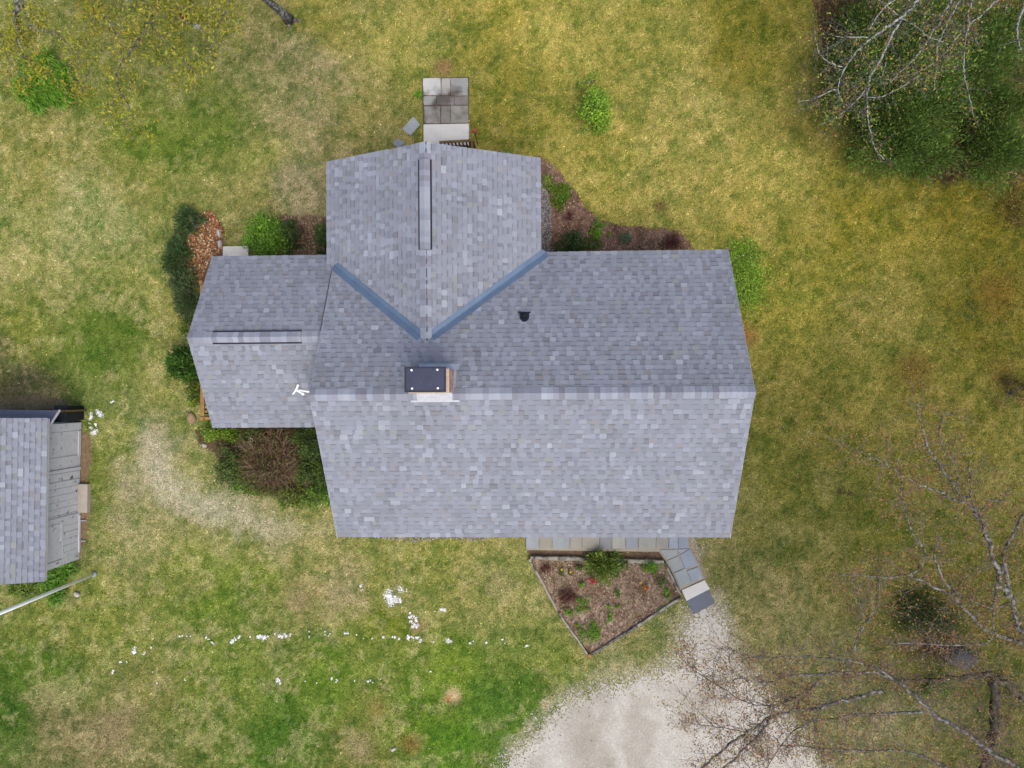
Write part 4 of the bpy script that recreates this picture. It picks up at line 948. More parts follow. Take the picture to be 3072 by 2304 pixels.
# stones
def boulder(name, label, px, py, rx_, ry_, h, m, rz=0.0, cat='rock', sides=9, seed=0, boxy=.0):
    c = at(px, py, h * .6); k = (CAM_H - h * .6) / FPX; RX, RY = rx_ * k, ry_ * k; rr3 = random.Random(seed); mb = MB(); V = []; lv = [(1.0, 0), (1.06, .35), (.95, .72), (.62, .97)]
    off = [rr3.uniform(.82, 1.14) for _ in range(sides)]
    for (s, z) in lv:
        for j in range(sides):
            a = 2 * math.pi * j / sides; q = off[j] * s * rr3.uniform(.95, 1.05); x, y = RX * q * math.cos(a), RY * q * math.sin(a); V.append((x * math.cos(rz) - y * math.sin(rz), x * math.sin(rz) + y * math.cos(rz), h * z))
    F = [(i_ * sides + j, i_ * sides + (j + 1) % sides, (i_ + 1) * sides + (j + 1) % sides, (i_ + 1) * sides + j) for i_ in range(3) for j in range(sides)]
    V.append((0, 0, h * 1.02)); F += [(3 * sides + j, 3 * sides + (j + 1) % sides, 4 * sides) for j in range(sides)]
    mb.poly(V, F); o = link(name, mb.mesh(name, m, None, True), None, (c[0], c[1], 0)); return tag(o, label, cat)
boulder('edging_stone', 'pale oblong edging stone beside the leaf litter, the upper one', 656, 700, 6, 13, .12, PALEROCK, .2, 'stone', seed=1)
boulder('edging_stone', 'pale oblong edging stone beside the leaf litter, touching the landing slab', 659, 730, 6, 13, .12, PALEROCK, 0, 'stone', seed=2)
mb = MB(); P = [tuple(at(x, y, .10)[:2]) for x, y in ((668,739),(745,737),(745,800),(668,800))]; mb.slab(P, -.02, .10, bevel=.012); tag(mb.build('landing_slab', CONC), 'pale concrete landing slab at the foot of the porch steps', 'slab')
boulder('rock', 'small pale rock beside the white pole and daylilies', 229, 1784, 11, 7, .12, PALEROCK, -.6, seed=3)
boulder('rock', 'tan rock at the lower left corner of the porch railing', 572, 1252, 14, 18, .14, mat('tan_rock', A(166,140,106), rough=.95, var=.25, scale=8, bump=.5), .2, seed=4)
boulder('rock', 'small white and grey stone at the left tip of the brush below the porch', 612, 1337, 8, 6, .1, PALEROCK, -.3, seed=5)
boulder('rock', 'tiny pale stone in a rusty patch low on the front lawn', 1180, 2249, 9, 5, .07, PALEROCK, .4, seed=8)
boulder('rock', 'flat dark grey boulder under the branches at the lower right', 2880, 1972, 52, 30, .4, ROCK, -.25, seed=6, sides=11)

# ------------------------------------------------------------------ shed
EZ, SPIT = 2.0, 0.42
ne, se = at(142, 1255, EZ), at(134, 1743, EZ)
sv = unit(se - ne); wv = np.array([sv[1], -sv[0], 0.0])
if wv[0] > 0: wv = -wv
LS = float(np.linalg.norm(se - ne))
shed = empty('shed', (ne[0] - .3, ne[1] - .2, 0), 'grey shingled shed with weathered off-white plank wall at the left edge', 'shed')
SH = lambda a, b, z: ne + sv * a + wv * b + np.array([0, 0, z - EZ])       # a: south along the eave, b: west from the eave
RUN = 2.1
mb = MB(); n_ = []
for a in (.012, LS - .012):
    n_ += [SH(a, .012, EZ - .12), SH(a, RUN, EZ + SPIT * RUN - .12), SH(a, 2 * RUN, EZ - .12), SH(a, 2 * RUN, EZ - .01), SH(a, RUN, EZ + SPIT * RUN - .012), SH(a, .012, EZ - .010)]
F = [tuple(range(6)), tuple(range(11, 5, -1))] + [(6 + i_, 6 + (i_ + 1) % 6, (i_ + 1) % 6, i_) for i_ in range(6)]
mb.poly(n_, F); roof_s = mb.build('shed_roof', TRIM, shed)
PIECES = []
shingle_plane(se, -sv, wv + np.array([0, 0, SPIT]), LS, RUN * math.sqrt(1 + SPIT ** 2), roof_s)
shingle_plane(SH(LS, 2 * RUN, EZ), -sv, -wv + np.array([0, 0, SPIT]), LS, RUN * math.sqrt(1 + SPIT ** 2), roof_s)
def seen(p):
    q = to_px(np.array(p[0]))[0]; return -20 < q[0] < 3092 and -20 < q[1] < 2324
PIECES.sort(key=lambda p: (seen(p), parea(p)), reverse=True)
for p in PIECES[:290]:
    mb = MB(); mb.v.extend([tuple(x) for x in p[0]])
    for f, c in zip(p[1], p[2]): mb.f.append(f); mb.c.append(tuple(c))
    mb.build('shingle', SHING, roof_s)
mb = MB()
for p in PIECES[290:]:
    n0 = len(mb.v); mb.v.extend([tuple(x) for x in p[0]])
    for f, c in zip(p[1], p[2]): mb.f.append(tuple(i_ + n0 for i_ in f)); mb.c.append(tuple(c))
tag(mb.build('shingle_field', SHING, shed), kind='stuff')
WB = .30                                   # the wall stands this far behind the eave
def sbox(mb, a0, a1, b0, b1, z0, z1):
    mb.hexa([SH(a0, b0, z0), SH(a1, b0, z0), SH(a1, b1, z0), SH(a0, b1, z0)][::-1], [SH(a0, b0, z1), SH(a1, b0, z1), SH(a1, b1, z1), SH(a0, b1, z1)][::-1])
NA, SA = .22, LS - .18
mb = MB(); sbox(mb, NA, SA, WB, 2 * RUN - .3, 0.02, EZ - .02); mb.build('shed_wall', SHEDW, shed)
def plank(name, a0, a1, z0, z1, d, m=SHEDW, parent=None):
    mb = MB(); sbox(mb, a0, a1, WB - d, WB - .001, z0, z1); return mb.build(name, m, parent or shed)
top = EZ - .06
plank('corner_board', NA - .01, NA + .22, .03, top, .028)
door = plank('panel_door', NA + .25, NA + 1.38, .18, top, .012)
plank('sill_board', NA + .25, NA + 1.05, .06, .17, .045, TRIM, door)
plank('door_stile', NA + 1.02, NA + 1.06, .18, top, .03, SHEDW, door)
plank('batten', NA + 1.40, NA + 1.50, .05, top, .045); plank('batten', NA + 1.52, NA + 1.74, .05, top, .022)
k = NA + 1.77
while k < NA + 2.85:
    w = .205; plank('plank', k, k + w - .012, .05 + r2.uniform(0, .02), top, .018 + r2.uniform(-.004, .004)); k += w
plank('door_jamb', NA + 2.86, NA + 2.92, .04, top, .05)
door2 = plank('plank_door', NA + 2.94, SA - .20, .10, top, .014)
plank('window_panel', NA + 3.05, NA + 3.52, .95, top - .02, .030, SHEDW, door2); plank('window_sill', NA + 3.0, NA + 3.58, .86, .94, .05, SHEDW, door2)
k = NA + 2.96
while k < SA - .3:
    plank('door_plank', k, k + .19, .12, .84, .024 + r2.uniform(-.004, .004), SHEDW, door2); k += .205
plank('threshold', NA + 2.94, SA - .2, .03, .095, .06, TRIM)
plank('corner_board', SA - .18, SA + .01, .03, top, .03)
for a in (NA + 3.1, NA + 3.75):
    mb = MB(); sbox(mb, a, a + .03, WB - .26, WB - .06, .06, .09); mb.build('hinge_bar', ALU, shed)
mb = MB(); sbox(mb, NA + 1.95, NA + 2.85, WB - .34, WB - .025, -.01, .16); tag(mb.build('shed_step', mat('step_board', A(196, 184, 170), rough=.9, var=.1, scale=6)), 'pale tan box step against the shed wall', 'step')
# lean-to on the north end
mb = MB(); a_lo, a_hi = -.22, .20
V = [SH(a_hi, .06, 1.78), SH(a_lo, .02, 1.42), SH(a_lo, 2.4, 1.42), SH(a_hi, 2.4, 1.78)]
mb.hexa([v - (0, 0, .04) for v in V], V); lean = mb.build('lean_to_roof', mat('shaded_roll_roofing', A(118, 120, 140), rough=.9, var=.15, scale=8, var2=.2, scale2=80), shed)  # roof colour darkened to paint the shade of its tilt
mb = MB(); mb.beam(V[0] + (0, 0, .01), V[1] + (0, 0, .01), .03, .06); mb.build('rake_trim', TRIM, lean)
for a in (a_lo + .04,):
    for b in (.15, 1.3, 2.2):
        p = SH(a, b, 0); mb = MB(); mb.box(p[0] - .03, p[0] + .03, p[1] - .03, p[1] + .03, 0, 1.36); mb.build('post', CEDARD, shed)
bp, bq = at(163, 1266, .9), at(198, 1217, .9)
c = (bp + bq) / 2; root = empty('plastic_bin', (c[0], c[1], 0), 'black plastic bin standing at the corner of the shed', 'bin')
hx, hy = abs(bq[0] - bp[0]) / 2, abs(bq[1] - bp[1]) / 2
mb = MB(); k = .86; mb.hexa([(c[0] - hx * k, c[1] - hy * k, 0), (c[0] + hx * k, c[1] - hy * k, 0), (c[0] + hx * k, c[1] + hy * k, 0), (c[0] - hx * k, c[1] + hy * k, 0)], [(c[0] - hx, c[1] - hy, .86), (c[0] + hx, c[1] - hy, .86), (c[0] + hx, c[1] + hy, .86), (c[0] - hx, c[1] + hy, .86)]); mb.build('body', BLACK, root)
mb = MB(); mb.slab([(c[0] - hx - .015, c[1] - hy - .015), (c[0] + hx + .015, c[1] - hy - .015), (c[0] + hx + .015, c[1] + hy + .015), (c[0] - hx - .015, c[1] + hy + .015)], .861, .91, bevel=.025); lid = mb.build('lid', BLACK, root)
mb = MB(); mb.beam((c[0] - hx * .6, c[1] + hy * .55, .918), (c[0] + hx * .6, c[1] + hy * .55, .918), .05, .02); mb.build('handle', CAPEDGE, lid)
c = at(212, 1247, .3); mb = MB(); mb.lathe([(.09, 0), (.125, .28), (.145, .30), (.145, .33), (.125, .33), (.115, .27), (.01, .265)], 18, c[0], c[1])
root = empty('plant_pot', (c[0], c[1], 0), 'round brown pot beside the black bin at the shed', 'pot'); mb.build('pot', mat('brown_clay', A(92, 80, 70), rough=.8, var=.2, scale=9), root)
mb = MB(); mb.lathe([(.11, .275), (.06, .285), (.005, .29)], 12, c[0], c[1]); mb.build('soil', mat('dark_soil', A(70, 58, 44), rough=.95, var=.3, scale=30), root)

# flagpole
b = at(284, 1722, 0); root = empty('flagpole', (b[0], b[1], 0), 'tall white metal pole rising beside the shed at the left edge', 'flagpole')
mb = MB(); mb.tube([(b[0], b[1], .0), (b[0], b[1], 3.2), (b[0], b[1], 6.4)], [.048, .046, .040], 16); mb.build('pole', WHITE, root, smooth=True)
mb = MB(); mb.lathe([(.085, 0), (.085, .06), (.062, .10), (.05, .12)], 16, b[0], b[1]); mb.build('collar', ALU, root)
mb = MB(); mb.lathe([(.02, 6.4), (.06, 6.44), (.075, 6.50), (.06, 6.56), (.01, 6.59)], 14, b[0], b[1]); mb.build('ball', WHITE, root)

# ------------------------------------------------------------------ lime marks on the front lawn
ZC = lambda x, y: (300 + x / 1.58, 1600 + y / 1.58)
def lime(name, label, spots, zc=True, dens=1.0):
    Cs = []; S = []
    for (x, y, s) in spots:
        p = at(*(ZC(x, y) if zc else (x, y))); R_ = s / 1.58 * CAM_H / FPX * .85; n = max(5, int(s * s * .70 * dens))
        k = max(2, int(s / 4)); cl = rng.normal(size=(k, 2)) * R_ * .55
        q = cl[rng.integers(0, k, n)] + rng.normal(size=(n, 2)) * R_ * .32
        Cs.append(np.stack([p[0] + q[:, 0], p[1] + q[:, 1], rng.uniform(.028, .045, n)], 1)); S.append(rng.uniform(.3, 1.5, n) * .019)
    C = np.concatenate(Cs); o = quads(name, leaf_quads(C, np.concatenate(S), .9, flat=.93), np.ones((len(C), 3)) * np.array(A(246, 246, 246)), CHALK)
    return tag(o, label, 'lime mark', kind='stuff')
lime('lime_line', 'long broken white lime line across the front lawn', [(390,485,8),(412,488,5),(430,490,5),(510,488,7),(535,515,8),(520,500,5),(655,490,11),(625,508,13),(640,498,7),(710,490,6),(755,492,14),(775,488,16),(790,485,8),(830,478,6),(860,486,13),(880,482,11),(900,478,9),(995,465,5),(995,490,6),(1070,470,6),(1090,480,5),(1168,472,10),(1215,480,6),(1250,495,4),(1290,495,5),(1345,492,9),(1390,490,6),(1410,495,10),(1460,490,14),(1485,492,8)])
lime('lime_line', 'short row of white lime specks right of the curved smear', [(1580,515,5),(1655,512,14),(1750,518,8),(1770,510,4),(1835,515,8),(1905,500,7),(1920,512,4),(2030,525,9)])
lime('lime_line', 'faint lower row of white lime specks on the front lawn', [(845,695,12),(855,710,8),(1030,705,5),(1105,685,9),(1125,700,8),(1205,697,5),(1270,690,9),(1295,705,5),(1570,655,6),(1500,650,4),(975,700,4),(1330,690,4)])
lime('lime_patch', 'largest white lime splash above the long line', [(1385,300,34),(1370,298,18),(1410,310,16),(1420,325,7),(1430,345,4)])
lime('lime_patch', 'curved white lime smear meeting the long line', [(1470,380,7),(1480,392,13),(1492,412,15),(1500,430,15),(1508,446,10),(1505,490,12),(1515,510,9)])
lime('lime_patch', 'small white lime fleck left of the largest splash', [(1240,250,9),(1242,265,5)])
lime('lime_patch', 'faint lime flecks just above the largest splash', [(1430,260,8),(1455,270,6)])
lime('lime_patch', 'small white lime fleck right of the largest splash', [(1632,367,14),(1590,368,4)])
lime('lime_patch', 'white lime specks at the far left end of the long line', [(165,555,17),(215,562,8),(245,538,6)])
lime('lime_patch', 'scattered lime specks curving down at the left of the lawn', [(100,610,8),(130,608,4),(65,655,10),(272,713,6),(335,690,4),(405,690,5),(255,655,3)])
lime('lime_patch', 'broken white lime patch on the grass right of the shed', [(277,1252,18),(300,1245,20),(283,1292,20),(290,1275,10),(272,1270,6)], zc=False)
lime('lime_patch', 'single white lime speck above the patch near the shed', [(341,1208,9)], zc=False)
pd = np.array([at(*Z1(x, y))[:2] for x, y in ((1600,185),(1722,366),(1828,658),(1855,782),(2000,946),(1948,1155),(2160,1218),(1480,905),(1630,955))] + [at(1802, 612)[:2], at(1857, 607)[:2], at(1840, 626)[:2]] + [at(rng.uniform(200, 2900), rng.uniform(100, 2200))[:2] for _ in range(70)])
C = np.concatenate([np.stack([pd[:, 0], pd[:, 1], np.full(len(pd), .04)], 1)] * 5) + rng.normal(size=(len(pd) * 5, 3)) * .006
tag(quads('dandelions', leaf_quads(C, .035, .9, flat=.8), pick([(238,216,60),(246,230,90)], len(C), .05), LEAF), kind='stuff')
# fallen leaves and crumbs strewn over the turf
C = np.stack([rng.uniform(-17, 15, 2600), rng.uniform(-12, 13, 2600), rng.uniform(.02, .05, 2600)], 1)
tag(quads('fallen_leaves', leaf_quads(C, rng.uniform(.02, .055, 2600), .7, flat=.8), pick([(176,150,112),(150,116,78),(200,184,150),(112,86,60),(88,74,58)], 2600, .2), LITTER), kind='stuff')

# ------------------------------------------------------------------ trees
def smooth(P, R, it=2):
    P = [np.array(p, float) for p in P]
    for _ in range(it):
        Q = [P[0]]; S = [R[0]]
        for i_ in range(len(P) - 1):
            Q += [P[i_] * .75 + P[i_ + 1] * .25, P[i_] * .25 + P[i_ + 1] * .75]; S += [R[i_] * .75 + R[i_ + 1] * .25, R[i_] * .25 + R[i_ + 1] * .75]
        Q.append(P[-1]); S.append(R[-1]); P, R = Q, S
    return P, R
class Tree:
    def __init__(self, name, label, base, bark, height, r0, lean=(0, 0), group=None, cat='tree'):
        self.root = empty(name, (base[0], base[1], 0), label, cat, group); self.bark = bark; self.limbs = []; self.base = np.array([base[0], base[1], 0.0])
        n = 8; self.trunk = []; rad = []
        for k in range(n + 1):
            t = k / n; self.trunk.append(self.base + np.array([lean[0] * t * t + .12 * math.sin(5 * t), lean[1] * t * t + .1 * math.cos(4 * t) - .1, height * t])); rad.append(r0 * (1.35 if k == 0 else 1) * (1 - .7 * t))
        mb = MB(); mb.tube(self.trunk, rad, 12); mb.build('trunk', bark, self.root, smooth=True)
        self.tw = MB(); self.tips = []
    def tpoint(self, z):
        for a, b in zip(self.trunk, self.trunk[1:]):
            if b[2] >= z: t = (z - a[2]) / (b[2] - a[2]); return a + (b - a) * t
        return self.trunk[-1]
    def limb(self, pxs, z0, z1, w0, w1, attach=None, bark=None):
        if z0 is None:
            best = 1e9
            for P, R in self.limbs:
                q = to_px(np.array(P)); d = ((q - np.array(pxs[0])) ** 2).sum(1); j = int(d.argmin())
                if d[j] < best: best = d[j]; z0 = float(P[j][2])
            z1 = z0 + z1
        L = [0.0]
        for a, b in zip(pxs, pxs[1:]): L.append(L[-1] + math.hypot(b[0] - a[0], b[1] - a[1]))
        P = []; R = []
        for (x, y), l in zip(pxs, L):
            t = l / L[-1]; z = z0 + (z1 - z0) * t + .05 * math.sin(9 * t); P.append(at(x, y, z)); R.append((w0 + (w1 - w0) * t) * .36 * (CAM_H - z) / FPX)
        if attach is not None:
            a = self.tpoint(attach); P = [a, a * .5 + P[0] * .5 + np.array([0, 0, .25])] + P; R = [R[0] * 1.9, R[0] * 1.4] + R
        P, R = smooth(P, R)
        P = [p if k in (0, len(P) - 1) else p + rng.normal(size=3) * min(R[k] * .55, .03) for k, p in enumerate(P)]; R = [r_ * math.exp(r2.gauss(0, .07)) for r_ in R]
        self.limbs.append((P, R))
        mb = MB(); mb.tube(P, R, 7); mb.build('branch', bark or self.bark, self.root, smooth=True)
    def twigs(self, per_m, length, up=.0, sub=3, r=.006, spread=.8, flatz=.5, mins=0, start=.15):
        for P, R in self.limbs:
            P = np.array(P); seg = np.linalg.norm(np.diff(P, axis=0), axis=1); tot = seg.sum(); n = max(2, int(tot * per_m)); cum = np.concatenate([[0], np.cumsum(seg)])
            for k in range(n):
                t = r2.uniform(start, 1.0) * tot; i_ = min(int(np.searchsorted(cum, t)) - 1, len(P) - 2); i_ = max(i_, 0)
                p = P[i_] + (P[i_ + 1] - P[i_]) * ((t - cum[i_]) / max(seg[i_], 1e-6)); d = unit(P[i_ + 1] - P[i_]); v = rng.normal(size=3) * spread; v[2] = v[2] * flatz + up
                L_ = length * r2.uniform(.35, 1.2) * (1.1 - .5 * t / tot); rr_ = min(r, R[i_] * .6); pts = wander(p, d * .6 + v, L_, 5, .22, up * .1)
                self.tw.tube(pts, [rr_, rr_ * .85, rr_ * .7, rr_ * .55, rr_ * .4, rr_ * .25], 4); self.tips += pts[3:]
                for s_ in range(sub):
                    j = r2.randint(1, 4); d2 = unit(pts[j] - pts[j - 1]); q = wander(pts[j], d2 * .6 + rng.normal(size=3) * .6, L_ * r2.uniform(.25, .55), 3, .25)
                    self.tw.tube(q, [rr_ * .5, rr_ * .42, rr_ * .34, rr_ * .2], 3, cap=False); self.tips += q[1:]
            self.tips.append(P[-1])
    def finish(self, n, size, pal, sig=.06, twig_mat=TWIG, aspect=.5, jit=.2, m=None):
        self.tw.build('twigs', twig_mat, self.root)
        t = np.array(self.tips); C = t[rng.integers(0, len(t), n)] + rng.normal(size=(n, 3)) * sig
        quads('crown', leaf_quads(C, rng.uniform(.5, 1.3, n) * size, aspect, flat=.3), pick(pal, n, jit), m or LEAF, self.root)

# tree with pale lichened limbs reaching in from the right
ta = Tree('budding_tree', 'tall budding tree at the right edge, pale limbs spreading over the right lawn', (15.6, -7.0), BARKM, 6.0, .24, (.4, -.2), 'budding trees at the lower right')
A1 = [(2983,1700),(2970,1631),(2947,1568),(2930,1541),(2901,1501),(2877,1475),(2844,1435),(2811,1385),(2778,1336),(2766,1273),(2751,1233),(2751,1206)]
ta.limb([(3057,1908),(3043,1832),(3022,1741),(3008,1665),(3036,1602),(3071,1540)], 4.6, 5.2, 22, 10, 4.0)
ta.limb([(3022,1790)] + A1, 4.8, 6.0, 22, 4)
ta.limb([(2877,1475),(2874,1425),(2858,1379),(2821,1329),(2818,1289),(2828,1246),(2861,1238)], None, .4, 8, 3)
ta.limb([(2930,1541),(2914,1498),(2912,1442),(2907,1382)], None, .4, 9, 4)
ta.limb([(2897,1511),(2854,1491),(2808,1472),(2765,1458),(2725,1435),(2688,1412)], None, .4, 11, 5)
ta.limb([(2935,1545),(2955,1520),(2968,1497),(3000,1503),(3030,1507)], None, .3, 7, 3)
ta.limb([(2995,1908),(2955,1890),(2911,1846),(2856,1776),(2821,1720),(2803,1679),(2810,1630),(2825,1612)], 4.4, 5.4, 17, 6, 3.8)
ta.limb([(2856,1783),(2779,1748),(2723,1724),(2661,1734),(2591,1727),(2515,1724)], None, .5, 12, 4)
ta.limb([(2730,1724),(2772,1693),(2776,1651),(2771,1644),(2732,1591),(2715,1528),(2703,1482),(2708,1425)], None, .5, 9, 4)
ta.limb([(3008,1686),(2988,1755),(2981,1818),(2981,1887)], None, -.1, 13, 9)
ta.limb([(3030,1807),(2981,1825),(2918,1804),(2863,1776)], None, .2, 10, 5)
ta.limb([(2598,1866),(2633,1818),(2637,1769),(2640,1720)], 4.8, 5.1, 7, 4)
ta.limb([(2557,1960),(2577,1901),(2598,1866),(2577,1811),(2567,1762),(2550,1741)], 4.6, 5.0, 8, 3)
ta.limb([(2688,1412),(2660,1395),(2610,1365),(2560,1350),(2480,1308)], None, .2, 4, 2)
ta.twigs(12, 1.1, sub=5, r=.0065)
ta.finish(18000, .055, [(150,142,60),(170,130,74),(134,130,50),(176,110,70),(158,150,70)], .07)

# second tree: lower, reaching over the driveway
tb = Tree('budding_tree', 'dark-barked budding tree at the lower right corner, branches reaching over the driveway', (14.6, -12.6), BARKM, 5.2, .26, (.2, .2), 'budding trees at the lower right')
tb.limb([(3090,2330),(2984,2264),(2921,2215),(2848,2171),(2785,2128),(2717,2065),(2679,2031),(2601,2016),(2533,2019),(2475,2016),(2456,2050),(2400,2085),(2340,2110)], 4.2, 4.8, 20, 5, 3.4)
tb.limb([(2475,2020),(2436,2026),(2373,2024),(2339,2036),(2310,2050),(2252,2041),(2213,2033),(2194,2045),(2189,2065)], None, .3, 9, 3)
tb.limb([(2780,2135),(2703,2138),(2616,2142),(2562,2142),(2514,2157),(2441,2159)], None, .3, 10, 5)
tb.limb([(2645,2070),(2582,2089),(2514,2104),(2475,2123),(2388,2130),(2315,2145),(2271,2181),(2233,2201),(2213,2215),(2170,2244),(2136,2278),(2080,2320)], 4.6, 5.2, 15, 8)
tb.limb([(2315,2145),(2291,2186),(2267,2215),(2228,2249),(2208,2278),(2150,2320)], None, .2, 11, 7)
tb.limb([(2860,2310),(2760,2262),(2688,2249),(2606,2254),(2533,2249),(2465,2247),(2402,2239),(2330,2235)], 4.2, 4.8, 10, 4, 3.2)
tb.limb([(2257,2113),(2208,2094),(2170,2065),(2136,2045),(2087,2016),(2048,1982),(2029,1953)], 4.9, 5.2, 7, 2)
tb.limb([(2456,2050),(2400,2090),(2330,2118),(2257,2113)], None, .2, 6, 5)
tb.limb([(2233,2196),(2160,2181),(2097,2174),(2044,2167)], None, .2, 5, 2)
tb.limb([(2700,2050),(2640,2010),(2577,1987),(2533,1978),(2475,1975),(2402,1965),(2305,1975),(2238,1973)], None, .4, 9, 3)
tb.limb([(2440,2160),(2380,2190),(2340,2240),(2300,2304)], None, .2, 6, 3)
tb.limb([(2238,1973),(2200,1950),(2160,1940),(2140,1985),(2138,2045)], None, .2, 4, 2)
tb.limb([(2995,1908),(2939,1933),(2856,1936),(2765,1929),(2661,1929)], 3.9, 4.3, 9, 4)
tb.limb([(3140,2140),(3072,2095),(3010,2045),(2970,2020),(2860,2032),(2760,2040),(2690,2042)], 2.6, 3.0, 34, 9, 2.2, BARKD)
tb.limb([(2975,2030),(2990,2090),(2985,2150),(2972,2220),(2955,2290),(2930,2340)], 2.7, 2.9, 40, 26, None, BARKD)
tb.twigs(16, 1.2, sub=6, r=.007)
tb.finish(22000, .055, [(160,128,80),(176,150,84),(150,104,74),(170,160,80),(186,120,84)], .07)

# upper right: pale bare tree over the evergreens
tc = Tree('bare_tree', 'pale white-barked nearly bare tree over the evergreens at the upper right', (8.6, 14.4), BARK, 6.7, .22, (.3, -.2))
for (pxs, z0, z1, w0, w1, at_) in (
  ([(2800,-50),(2755,0),(2706,52),(2671,73),(2639,101),(2604,119),(2576,147),(2545,185),(2524,224),(2513,259),(2513,276),(2527,304)], 6.0, 6.4, 13, 4, 5.4),
  ([(2706,56),(2678,105),(2653,154),(2639,185),(2611,227),(2604,262),(2601,308),(2604,357),(2615,413),(2625,451),(2653,479)], None, .3, 11, 3, None),
  ([(2730,-40),(2685,0),(2653,21),(2625,59),(2609,87)], 6.2, 6.4, 9, 4, 5.6), ([(2604,262),(2573,297),(2538,332),(2496,360),(2464,374)], None, .3, 6, 2, None),
  ([(2531,203),(2492,189),(2461,168),(2447,129),(2445,84)], None, .3, 5, 2, None), ([(2513,269),(2496,269),(2457,290),(2426,301),(2394,304)], None, .3, 5, 2, None),
  ([(2880,-40),(2852,7),(2828,45),(2817,77),(2800,87),(2783,122),(2758,161),(2720,199),(2692,224),(2671,248)], 5.8, 6.2, 8, 3, 5.2),
  ([(2905,-40),(2880,0),(2856,42),(2831,94),(2807,140),(2812,182),(2807,224),(2803,259)], 5.6, 6.1, 8, 3, 5.0), ([(2930,-40),(2912,7),(2901,45),(2908,70),(2898,112),(2891,168),(2894,224),(2901,266),(2915,315),(2919,343)], 5.6, 6.1, 8, 3, 4.9),
  ([(3030,-40),(2985,7),(2961,31),(2929,59),(2894,77),(2866,119),(2838,157),(2817,175)], 5.4, 6.0, 8, 3, 4.8), ([(2608,112),(2559,112),(2517,112),(2485,101)], None, .2, 5, 2, None),
  ([(2620,-30),(2640,10),(2670,25),(2700,50),(2750,80),(2790,115),(2830,125)], 6.0, 6.3, 6, 3, 5.5), ([(3110,-40),(3060,30),(3050,90),(3062,150)], 5.0, 5.6, 14, 6, 4.4),
  ([(2660,180),(2640,245),(2700,232),(2760,215),(2800,190)], 6.0, 6.2, 4, 2, None), ([(2604,292),(2640,294),(2690,270),(2760,225)], None, .2, 4, 2, None)):
    tc.limb(pxs, z0, z1, w0, w1, at_)
tc.twigs(9, .9, sub=5, r=.0075)
tc.finish(8000, .06, [(160,164,60),(176,130,80),(150,168,60),(140,150,56),(158,112,76)], .12, BARKG)

# upper left: tree in young yellow-green leaf
td = Tree('leafing_tree', 'tree in fresh yellow-green leaf over the upper left lawn', (-14.2, 14.2), BARKM, 5.2, .25, (-.2, -.3))
for (pxs, z0, z1, w0, w1, at_) in (
  ([(250,-40),(280,0),(301,34),(323,60),(338,84),(353,113)], 4.4, 4.8, 8, 4, 3.8), ([(333,71),(362,76),(388,87)], None, .2, 6, 3, None), ([(255,-20),(268,5),(284,36),(287,58),(304,77),(328,83)], 4.2, 4.5, 6, 3, 3.6),
  ([(60,-50),(55,0),(48,29),(49,68),(58,101),(55,125)], 4.2, 4.6, 24, 8, 3.4), ([(62,-5),(70,14),(75,43),(84,70),(111,90),(140,94),(159,96),(176,104),(200,128),(224,157),(241,174),(268,186)], 4.2, 4.9, 9, 3, None),
  ([(460,40),(430,95),(407,133),(386,159),(366,190),(353,207),(350,234),(354,265),(366,282),(383,311),(391,338),(401,356)], 3.6, 4.4, 13, 4, None), ([(277,205),(260,227),(246,256),(246,272)], 4.2, 4.4, 5, 3, None),
  ([(205,176),(217,212),(227,258)], 4.3, 4.4, 4, 2, None), ([(350,285),(342,305),(333,333),(323,357)], None, .1, 5, 2, None), ([(366,330),(371,357),(381,381),(391,396),(402,420)], 4.2, 4.3, 6, 3, None),
  ([(500,-40),(507,0),(519,45),(553,67),(590,69)], 4.0, 4.4, 9, 4, 3.4), ([(505,-10),(513,8),(557,39),(610,47)], None, .3, 7, 4, None), ([(610,47),(660,60),(700,110)], None, .2, 4, 2, None),
  ([(560,-40),(600,60),(640,140),(620,220)], 4.4, 4.8, 5, 2, 3.9), ([(420,-30),(440,60),(500,130),(560,190),(600,230)], 4.4, 4.8, 6, 2, 3.9), ([(40,100),(60,160),(120,210),(150,225)], None, .3, 5, 2, None), ([(-30,60),(10,110),(20,180),(80,240)], 4.4, 4.8, 6, 2, 3.6),
  ([(700,-40),(680,20),(650,80),(640,150)], 4.4, 4.8, 5, 2, 4.0), ([(430,95),(470,140),(510,200),(520,240)], None, .3, 5, 2, None)):
    td.limb(pxs, z0, z1, w0, w1, at_)
td.twigs(6, .95, sub=4, r=.0055)
td.finish(17000, .105, [(166,166,38),(184,182,54),(148,152,42),(186,164,46),(140,152,44)], .10, BARKG, aspect=.35)
# trunk foot of another tree at the top edge
tp = at(842, 40, .0); root = empty('tree_trunk', (tp[0], tp[1], 0), 'leaning grey trunk foot at the top edge, left of centre', 'tree')
mb = MB(); mb.tube([at(868, 60, .0), at(850, 40, .5), at(815, 12, 1.2), at(770, -25, 2.2), at(700, -80, 4)], [.19, .13, .11, .10, .08], 10); mb.build('trunk', BARKM, root, smooth=True)
mb = MB(); mb.tube([at(868, 60, .02), at(905, 62, .02)], [.10, .03], 7); mb.tube([at(866, 60, .02), at(868, 85, .02)], [.10, .03], 7); mb.build('roots', BARKG, root, smooth=True)
